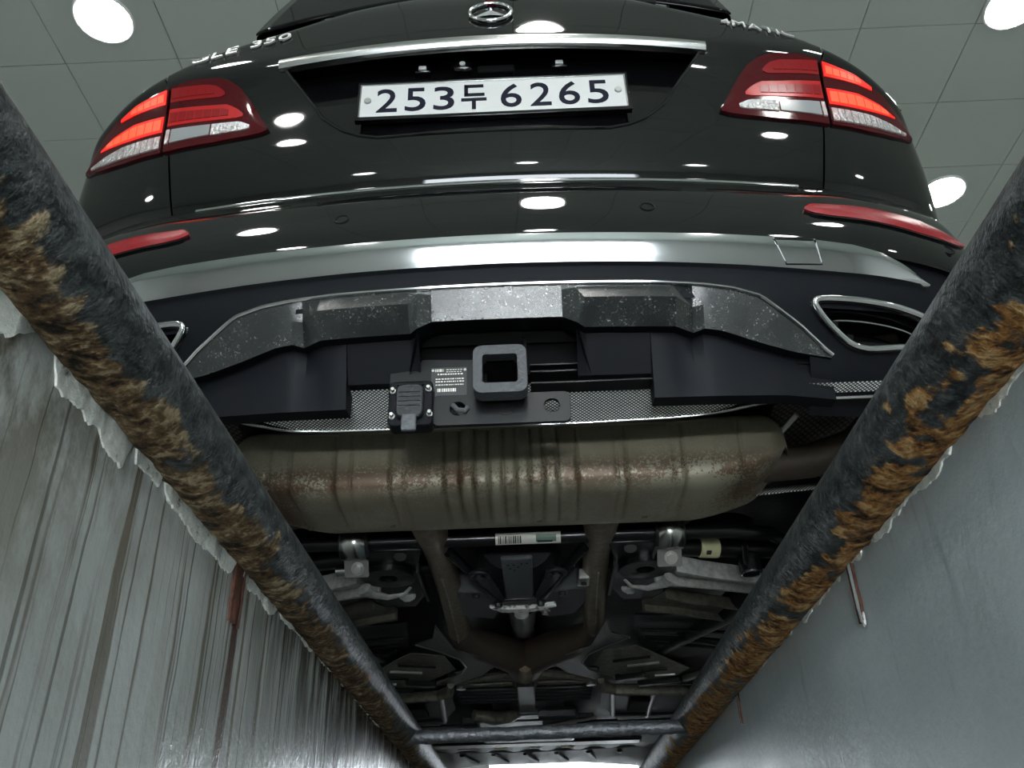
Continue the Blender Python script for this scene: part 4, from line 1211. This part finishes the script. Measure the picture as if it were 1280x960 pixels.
obj('bracket_stub', MB().tube([(-.40, .775, .318), (-.365, .772, .318)], .013, 10), 'brushed', car)
wy = obj('yellow_tag', MB().tube([(.425, .80, .352), (.468, .81, .353)], .0225, 16), 'label_yellow', car)
obj('tag_print', MB().box(.438, .448, .776, .79, .331, .336), 'label_ink', wy)
obj('tie_rod', MB().tube([(.36, .79, .353), (.68, .86, .36)], .021, 14), 'under_black', car)
obj('tie_rod', MB().tube([(-.36, .79, .353), (-.68, .86, .36)], .021, 14), 'under_black', car)

# rear subframe
sf = obj('subframe', MB().box(-.36, .36, .735, .785, .365, .425), 'black_metal', car, bevel=.008)
obj('subframe_ledge', MB().tube([(-.33, .725, .372), (.33, .725, .372)], .007, 8), 'under_black', sf)
for sg in (-1, 1):
    ox = .005
    def mx(x): return ox+sg*x
    pts = [(mx(.205), .70), (mx(.325), .70), (mx(.345), .78), (mx(.375), .95), (mx(.372), 1.06), (mx(.345), 1.10), (mx(.265), 1.10), (mx(.235), 1.02), (mx(.225), .80)]
    if sg < 0: pts = pts[::-1]
    pd = obj('subframe_leg', holed(pts, [circ(mx(.298), .840, .020)[::-1]], 'z', .332, .385), 'black_metal', sf, bevel=.005, sharp=30)
    obj('leg_dome', holed(circ(mx(.298), .842, .062, 28), [circ(mx(.298), .840, .022)[::-1]], 'z', .318, .334), 'under_black', sf, bevel=.006, sharp=30)
    obj('dome_bolt', MB().disc((mx(.298), .840, .37), (0, 0, -1), .017, .022, 14), 'casting', sf)
    hexbolt(sf, (mx(.277), 1.005, .332), (0, -.35, -1), r=.015, m='badge')
    obj('plug', MB().disc((mx(.255), .725, .331), (0, -.4, -1), .014, .004, 16), 'steel', sf)
    obj('leg_gusset', MB().box(mx(.225)-.003, mx(.225)+.003, .80, 1.02, .318, .34), 'black_metal', sf)
    # silver upper control arm
    def arm(a, c, w0, w1, h, m, nm, par=car, th=.010):
        a, c = Vector(a), Vector(c); d = (c-a).normalized(); s_ = d.cross(Vector((0, 0, 1))).normalized()
        mb = MB(); nseg = 10; top = []
        rows = []
        for i in range(nseg+1):
            t = i/nseg; q = a+(c-a)*t; w_ = w0+(w1-w0)*t + .012*math.exp(-(t*6)**2)
            rows.append([q+s_*w_+Vector((0, 0, h)), q+s_*w_*1.0+Vector((0, 0, 0)), q+s_*(w_-th), q+s_*(w_-th)+Vector((0, 0, h*.55)), q-s_*(w_-th)+Vector((0, 0, h*.55)), q-s_*(w_-th), q-s_*w_, q-s_*w_+Vector((0, 0, h)), q+s_*w_+Vector((0, 0, h))])
        mb.grid(rows); mb.add(rows[0][:-1], [tuple(range(8))]); mb.add(rows[-1][:-1], [tuple(range(8))])
        return obj(nm, mb, m, par, bevel=.0015, sharp=30)
    ca_ = arm((mx(.345), .860, .302), (mx(.72), 1.02, .30), .040, .034, .040, 'cast_alu', 'control_arm')
    obj('arm_fork', MB().tube([(mx(.255), .905, .318), (mx(.272), .925, .308), (mx(.31), .925, .302), (mx(.345), .895, .302), (mx(.36), .865, .305)], [.004, .006, .009, .014, .020], 10, flat=(.6, 1)), 'cast_alu', ca_)
    arm((mx(.345), 1.095, .312), (mx(.64), 1.235, .306), .046, .058, .030, 'dull_alu', 'lower_arm', th=.012)
    if sg > 0:
        obj('arm_bush', MB().tube([(mx(.535), .822, .295), (mx(.535), .822, .335)], .026, 22), 'black_metal', ca_)
        obj('bush_ring', MB().tube([Vector((mx(.535)+.0205*math.cos(a), .822+.0205*math.sin(a), .294)) for a in np.linspace(0, 2*PI, 26, endpoint=False)], .0022, 6, closed=True), 'chrome', ca_)
        obj('bush_core', MB().disc((mx(.535), .822, .2945), (0, 0, -1), .018, .0005, 20), 'inner_black', ca_)
        obj('brake_line', MB().tube([(mx(.505), .72, .325), (mx(.512), .76, .31), (mx(.52), .79, .308)], .006, 8), 'under_black', car)
    # spring perch, trailing arm and inner liner in the dark beyond
    obj('spring_perch', MB().disc((mx(.50), .92, .35), (0, 0, 1), .085, .10, 24), 'under_black', car)
    obj('trailing_arm', MB().tube([(mx(.62), .95, .345), (mx(.56), 1.25, .34), (mx(.42), 1.60, .345)], [.040, .036, .034], 12), 'under_black', car)

# differential with its cradle
df = obj('differential', MB().tube([(.008, .86, .40), (.008, .90, .40), (.008, 1.00, .395), (.008, 1.10, .39), (.008, 1.20, .385)], [.085, .105, .105, .080, .055], 22, flat=(.8, 1)), 'casting', car)
obj('cover_plate', MB().box(-.0265, .0425, .715, .992, .309, .320), 'grey_plate', df, bevel=.004)
for (x, y) in ((.0, .75), (.010, .765), (.018, .745), (-.008, .775), (.030, .742), (.002, .785), (-.012, .752)):
    obj('cover_pit', MB().disc((x, y, .3092), (0, 0, -1), .0028, .0008, 8), 'inner_black', df)
for sg in (-1, 1):
    def mx(x): return .008+sg*x
    obj('cradle_arm', MB().tube([(mx(.150), .725, .335), (mx(.115), .80, .322), (mx(.075), .915, .312), (mx(.048), .985, .308)], [.012, .011, .012, .012], 10), 'black_metal', df)
    obj('cradle_arm', MB().tube([(mx(.085), .820, .316), (mx(.064), .92, .312), (mx(.052), .985, .308)], [.020, .017, .017], 10, flat=(.6, 1)), 'casting', df)
    rg = [Vector((mx(.088)+.020*math.cos(a), .815+.022*math.sin(a), .311)) for a in np.linspace(0, 2*PI, 20, endpoint=False)]
    obj('cradle_eye', MB().tube(rg, .006, 8, closed=True), 'casting', df)
    hexbolt(df, (mx(.088), .815, .314), r=.009, m='casting', name='eye_bolt')
    hexbolt(df, (mx(.052), .992, .300), r=.009, m='casting', name='cradle_bolt')
    hexbolt(df, (mx(.105), .975, .318), r=.008, m='casting', name='cradle_bolt')
    # finned grey cheeks of the casting
    pts = [(mx(.060), 1.02), (mx(.165), .985), (mx(.185), 1.05), (mx(.150), 1.20), (mx(.070), 1.235), (mx(.050), 1.15)]
    if sg < 0: pts = pts[::-1]
    obj('casting_cheek', MB().prism(pts, 'z', .330, .39), 'grey_plate', df, bevel=.008)
    obj('drive_shaft', MB().tube([(mx(.14), 1.00, .40), (mx(.60), 1.02, .40)], .020, 12), 'under_black', df)
obj('cradle_cross', MB().box(-.052, .068, .985, 1.020, .302, .318), 'black_metal', df, bevel=.004)
obj('silver_edge', MB().prism([(-.070, 1.035), (-.03, 1.045), (.02, 1.048), (.095, 1.030), (.10, 1.040), (.05, 1.075), (.0, 1.085), (-.04, 1.075)], 'z', .300, .312), 'sprayed_grey', df, bevel=.003)
hexbolt(df, (.071, 1.105, .312), r=.009)
obj('drain_boss', MB().tube([(.010, 1.09, .32), (.010, 1.11, .302)], [.022, .018], 14), 'cast_alu', df)
obj('pinion_nose', MB().tube([(.010, 1.13, .345), (.010, 1.32, .345), (.010, 1.40, .350)], [.040, .034, .026], 18), 'casting', df)
obj('prop_shaft', MB().tube([(.008, 1.38, .42), (.004, 2.4, .44), (0, 3.0, .45)], .035, 14), 'under_black', car)
sn = obj('connector_block', MB().box(.150, .178, .90, .960, .322, .350), 'steel', df, bevel=.004)
obj('connector_pin', MB().disc((.164, .93, .322), (0, 0, -1), .007, .004, 10), 'casting', sn)

# heat shields flaring round the pipe bends
def sheet(name, pts, z0, z1, m, par=car, th=.003, uv=False, bev=.001):
    """polygon (x,y) tilted so z runs from z0 at the rear to z1 at the front"""
    ys = [q[1] for q in pts]; ya, yb = min(ys), max(ys)
    n_ = len(pts); zz = [z0+(z1-z0)*(q[1]-ya)/(yb-ya+1e-9) for q in pts]
    tris = tessellate_polygon([[Vector((x, y, 0)) for x, y in pts]])
    mb = MB(); mb.v = [(x, y, z) for (x, y), z in zip(pts, zz)] + [(x, y, z+th) for (x, y), z in zip(pts, zz)]
    mb.f = [tuple(t) for t in tris]+[tuple(i+n_ for i in t) for t in tris]+[(i, (i+1) % n_, n_+(i+1) % n_, n_+i) for i in range(n_)]
    return obj(name, mb, m, par, sharp=25, uvf=(lambda c: (c.x, c.y)) if uv else None)
flare = [(.225, 1.17), (.245, 1.29), (.300, 1.345), (.245, 1.42), (.190, 1.52), (.178, 1.62), (.20, 1.70), (.285, 1.80), (.30, 1.86), (.235, 1.85), (.135, 1.74), (.098, 1.64), (.130, 1.50), (.195, 1.42)]
for sg in (-1, 1):
    pts = [(.006+sg*x, y) for x, y in flare]
    fl_ = sheet('flare_shield', pts, .300, .300, 'dimpled_dark', uv=True)
    rim_pts = [Vector((.006+sg*x, y, .2995)) for x, y in smooth_loop(flare[2:9], 1)[:7]]
    obj('flare_rim', MB().tube(rim_pts, .003, 6), 'steel', fl_)

# underbody covers, cross members and front pieces
def rib_box(name, x0, x1, y0, y1, z0, z1, m='under_black', bev=.004, rz=0.0, par=car):
    c = Vector(((x0+x1)/2, (y0+y1)/2, (z0+z1)/2)); mt = Matrix.Translation(c) @ Matrix.Rotation(rz, 4, 'Z')
    return obj(name, MB().box(-(x1-x0)/2, (x1-x0)/2, -(y1-y0)/2, (y1-y0)/2, -(z1-z0)/2, (z1-z0)/2, mt), m, par, bevel=bev)
for sg in (-1, 1):
    def mx(x): return .006+sg*x
    def pl(pts): 
        q = [(mx(x), y) for x, y in pts]; return q if sg > 0 else q[::-1]
    cv = sheet('side_cover', pl([(.31, 1.25), (.52, 1.27), (.66, 1.36), (.66, 1.62), (.46, 1.66), (.34, 1.50)]), .335, .315, 'under_black')
    for i in range(3):
        obj('cover_rib', MB().tube([(mx(.33+.02*i), 1.34+.07*i, .318), (mx(.52), 1.36+.08*i, .314), (mx(.64), 1.40+.09*i, .314)], .005, 8), 'under_black', cv)
    lv = sheet('fuel_tank_shield', pl([(.235, 1.50), (.33, 1.46), (.40, 1.56), (.52, 1.74), (.50, 1.82), (.38, 1.90), (.30, 1.78), (.215, 1.66)]), .305, .300, 'dull_alu')
    for i in range(4):
        obj('shield_fold', MB().tube([(mx(.27+.05*i), 1.60+.07*i, .298), (mx(.38+.035*i), 1.56+.08*i, .298)], .0045, 6), 'steel' if i % 2 else 'under_black', lv)
    rib_box('louvre', mx(.34)-.05, mx(.34)+.05, 1.78, 1.81, .285, .305, rz=-sg*.35, par=lv)
    rib_box('louvre', mx(.44)-.07, mx(.44)+.07, 1.86, 1.89, .285, .305, rz=-sg*.3, par=lv)
    rib_box('louvre', mx(.55)-.05, mx(.55)+.05, 1.80, 1.82, .285, .305, m='steel', rz=-sg*.9, par=lv)
    obj('tank_bracket', MB().tube([(mx(.245), 1.83, .30), (mx(.252), 1.90, .292), (mx(.30), 1.96, .29), (mx(.62), 2.02, .29)], [.014, .018, .014, .012], 10, flat=(1.3, .8)), 'dull_alu', car)
    fp = sheet('floor_cover', pl([(.26, 1.98), (.66, 2.02), (.70, 2.60), (.36, 2.62), (.27, 2.30)]), .312, .312, 'satin_black')
    for a, c in (((.30, 2.05), (.33, 2.50)), ((.45, 2.06), (.47, 2.55)), ((.33, 2.50), (.66, 2.52)), ((.60, 2.06), (.62, 2.5))):
        obj('cover_rib', MB().tube([(mx(a[0]), a[1], .310), (mx(c[0]), c[1], .310)], .010, 8, flat=(.7, 1)), 'casting', fp)
    rib_box('jacking_pad', mx(.41)-.035, mx(.41)+.035, 2.20, 2.36, .295, .312, m='inner_black', par=fp)
    rib_box('sill_rail', mx(.66)-.035, mx(.66)+.035, 1.4, 3.4, .30, .36, m='under_black')
    rib_box('floor_cover', mx(.44)-.24, mx(.44)+.24, 2.66, 3.20, .315, .325, m='satin_black')
    obj('cover_clip', MB().disc((mx(.22), 1.95, .315), (0, 0, -1), .016, .01, 14), 'steel', car)
# tunnel cross member and transmission
cm = rib_box('tunnel_brace', -.25, .25, 1.84, 1.94, .325, .345, m='casting', bev=.006)
for y in (2.02, 2.075, 2.13, 2.185):
    obj('brace_rib', MB().tube([(-.235, y, .315), (.235, y, .315)], .013, 10, flat=(.7, 1)), 'casting', cm)
rib_box('brace_post', -.025, .035, 1.86, 2.34, .288, .318, m='casting', par=cm)
rib_box('brace_foot', -.035, .045, 2.28, 2.36, .278, .312, m='under_black', par=cm)
for sg in (-1, 1):
    obj('brace_arm', MB().tube([(.006, 1.86, .315), (sg*.06, 1.80, .315), (sg*.16, 1.86, .318), (sg*.24, 1.90, .32)], [.018, .014, .012, .012], 8), 'dull_alu', cm)
    rib_box('brace_tab', sg*.13-.09, sg*.13+.09, 1.95, 1.985, .318, .328, m='dull_alu', par=cm)
tr = obj('transmission', MB().tube([(0, 2.15, .42), (0, 2.4, .44), (0, 2.8, .47), (0, 3.2, .50)], [.10, .13, .15, .17], 20), 'casting', car)
rib_box('oil_pan', -.20, .20, 2.45, 2.95, .290, .34, m='casting', bev=.015, par=tr)
obj('cable_loom', MB().tube([(-.20, 2.36, .300), (-.12, 2.40, .292), (-.06, 2.36, .290), (-.02, 2.30, .292)], [.020, .026, .022, .014], 10), 'dull_alu', car)
obj('selector_rod', MB().tube([(.06, 2.55, .285), (.26, 2.40, .285)], .008, 8), 'steel', car)
rib_box('front_subframe', -.50, .50, 3.02, 3.12, .300, .36, m='black_metal', bev=.01)
for x in (-.24, .24): rib_box('subframe_rail', x-.035, x+.035, 2.7, 3.15, .31, .36, m='black_metal')
# front undertray, rising to the bumper edge
mb = MB()
rws = []
for y, z in ((3.18, .335), (3.35, .345), (3.50, .350), (3.62, .362), (3.80, .362), (3.95, .366), (4.10, .372), (4.22, .384), (4.26, .44)):
    rws.append([Vector((x, y-.06*(abs(x)/.7)**2, z+.006*math.cos(x*40)*(1 if 3.3 < y < 4.0 else 0)-.10*max(0, abs(x)-.28)*(1 if y > 3.7 else 0))) for x in np.linspace(-.75, .75, 60)])
mb.grid(rws)
ut = obj('front_undertray', mb, 'satin_black', car, solid=.004)
obj('tray_lip', MB().tube([Vector((x, 3.56-.10*(abs(x)/.7)**2, .350)) for x in np.linspace(-.66, .66, 30)], .010, 8, flat=(.6, 1.4)), 'grey_plate', ut)
for i in range(-3, 4):
    obj('tray_bead', MB().tube([(i*.16-.03, 3.66, .351), (i*.16, 3.84, .357), (i*.16+.03, 3.98, .361)], .012, 8, flat=(.5, 1)), 'satin_black', ut)
for x in (-.30, -.12, .05, .20): rib_box('tray_slot', x-.05, x+.05, 3.40, 3.44, .340, .348, m='label_yellow' if abs(x) < .25 else 'dull_alu', par=ut)

# wheels, standing on the floor either side of the pit
for y in (1.02, 3.72):
    for sg in (-1, 1):
        xc = sg*.815
        prof = [(-.128, .235), (-.135, .30), (-.120, .352), (-.085, .368), (0, .372), (.085, .368), (.120, .352), (.135, .30), (.128, .235)]
        mb = MB(); mb.grid([[Vector((xc+dx, y+r1*math.cos(a), .371+r1*math.sin(a))) for a in np.linspace(0, 2*PI, 41)] for dx, r1 in prof])
        wh = obj('wheel', mb, 'tyre', car)
        mb = MB(); mb.grid([[Vector((xc+dx, y+r1*math.cos(a), .371+r1*math.sin(a))) for a in np.linspace(0, 2*PI, 41)] for dx, r1 in ((-.128, .235), (-.10, .215), (.10, .215), (.128, .235))])
        for k in range(5):
            a = 2*PI*k/5
            mb.box(sg*.06-.02, sg*.06+.02, -.03, .03, 0, .225, Matrix.Translation((xc, y, .371)) @ Matrix.Rotation(a, 4, 'X'))
        mb.disc((xc-.09*sg, y, .371), (sg, 0, 0), .075, .17, 20)
        obj('rim', mb, 'brushed', wh)

# added fill light out of view, brightens the pit walls and underbody
pl_ = thing('pit_fill_light', 'added long white fill light, out of view on the near end wall of the pit', 'lamp', (.06, PIT_Y0, -.62))
obj('fill_housing', MB().box(-.30, .30, .0, .05, -.06, .06), 'light_rim', pl_, bevel=.008)
mat('fill_glow', (.8, .8, .8), .5, emis=(.93, .98, 1.0), estr=66.0)
obj('fill_diffuser', MB().box(-.285, .285, .05, .062, -.048, .048), 'fill_glow', pl_, bevel=.006)
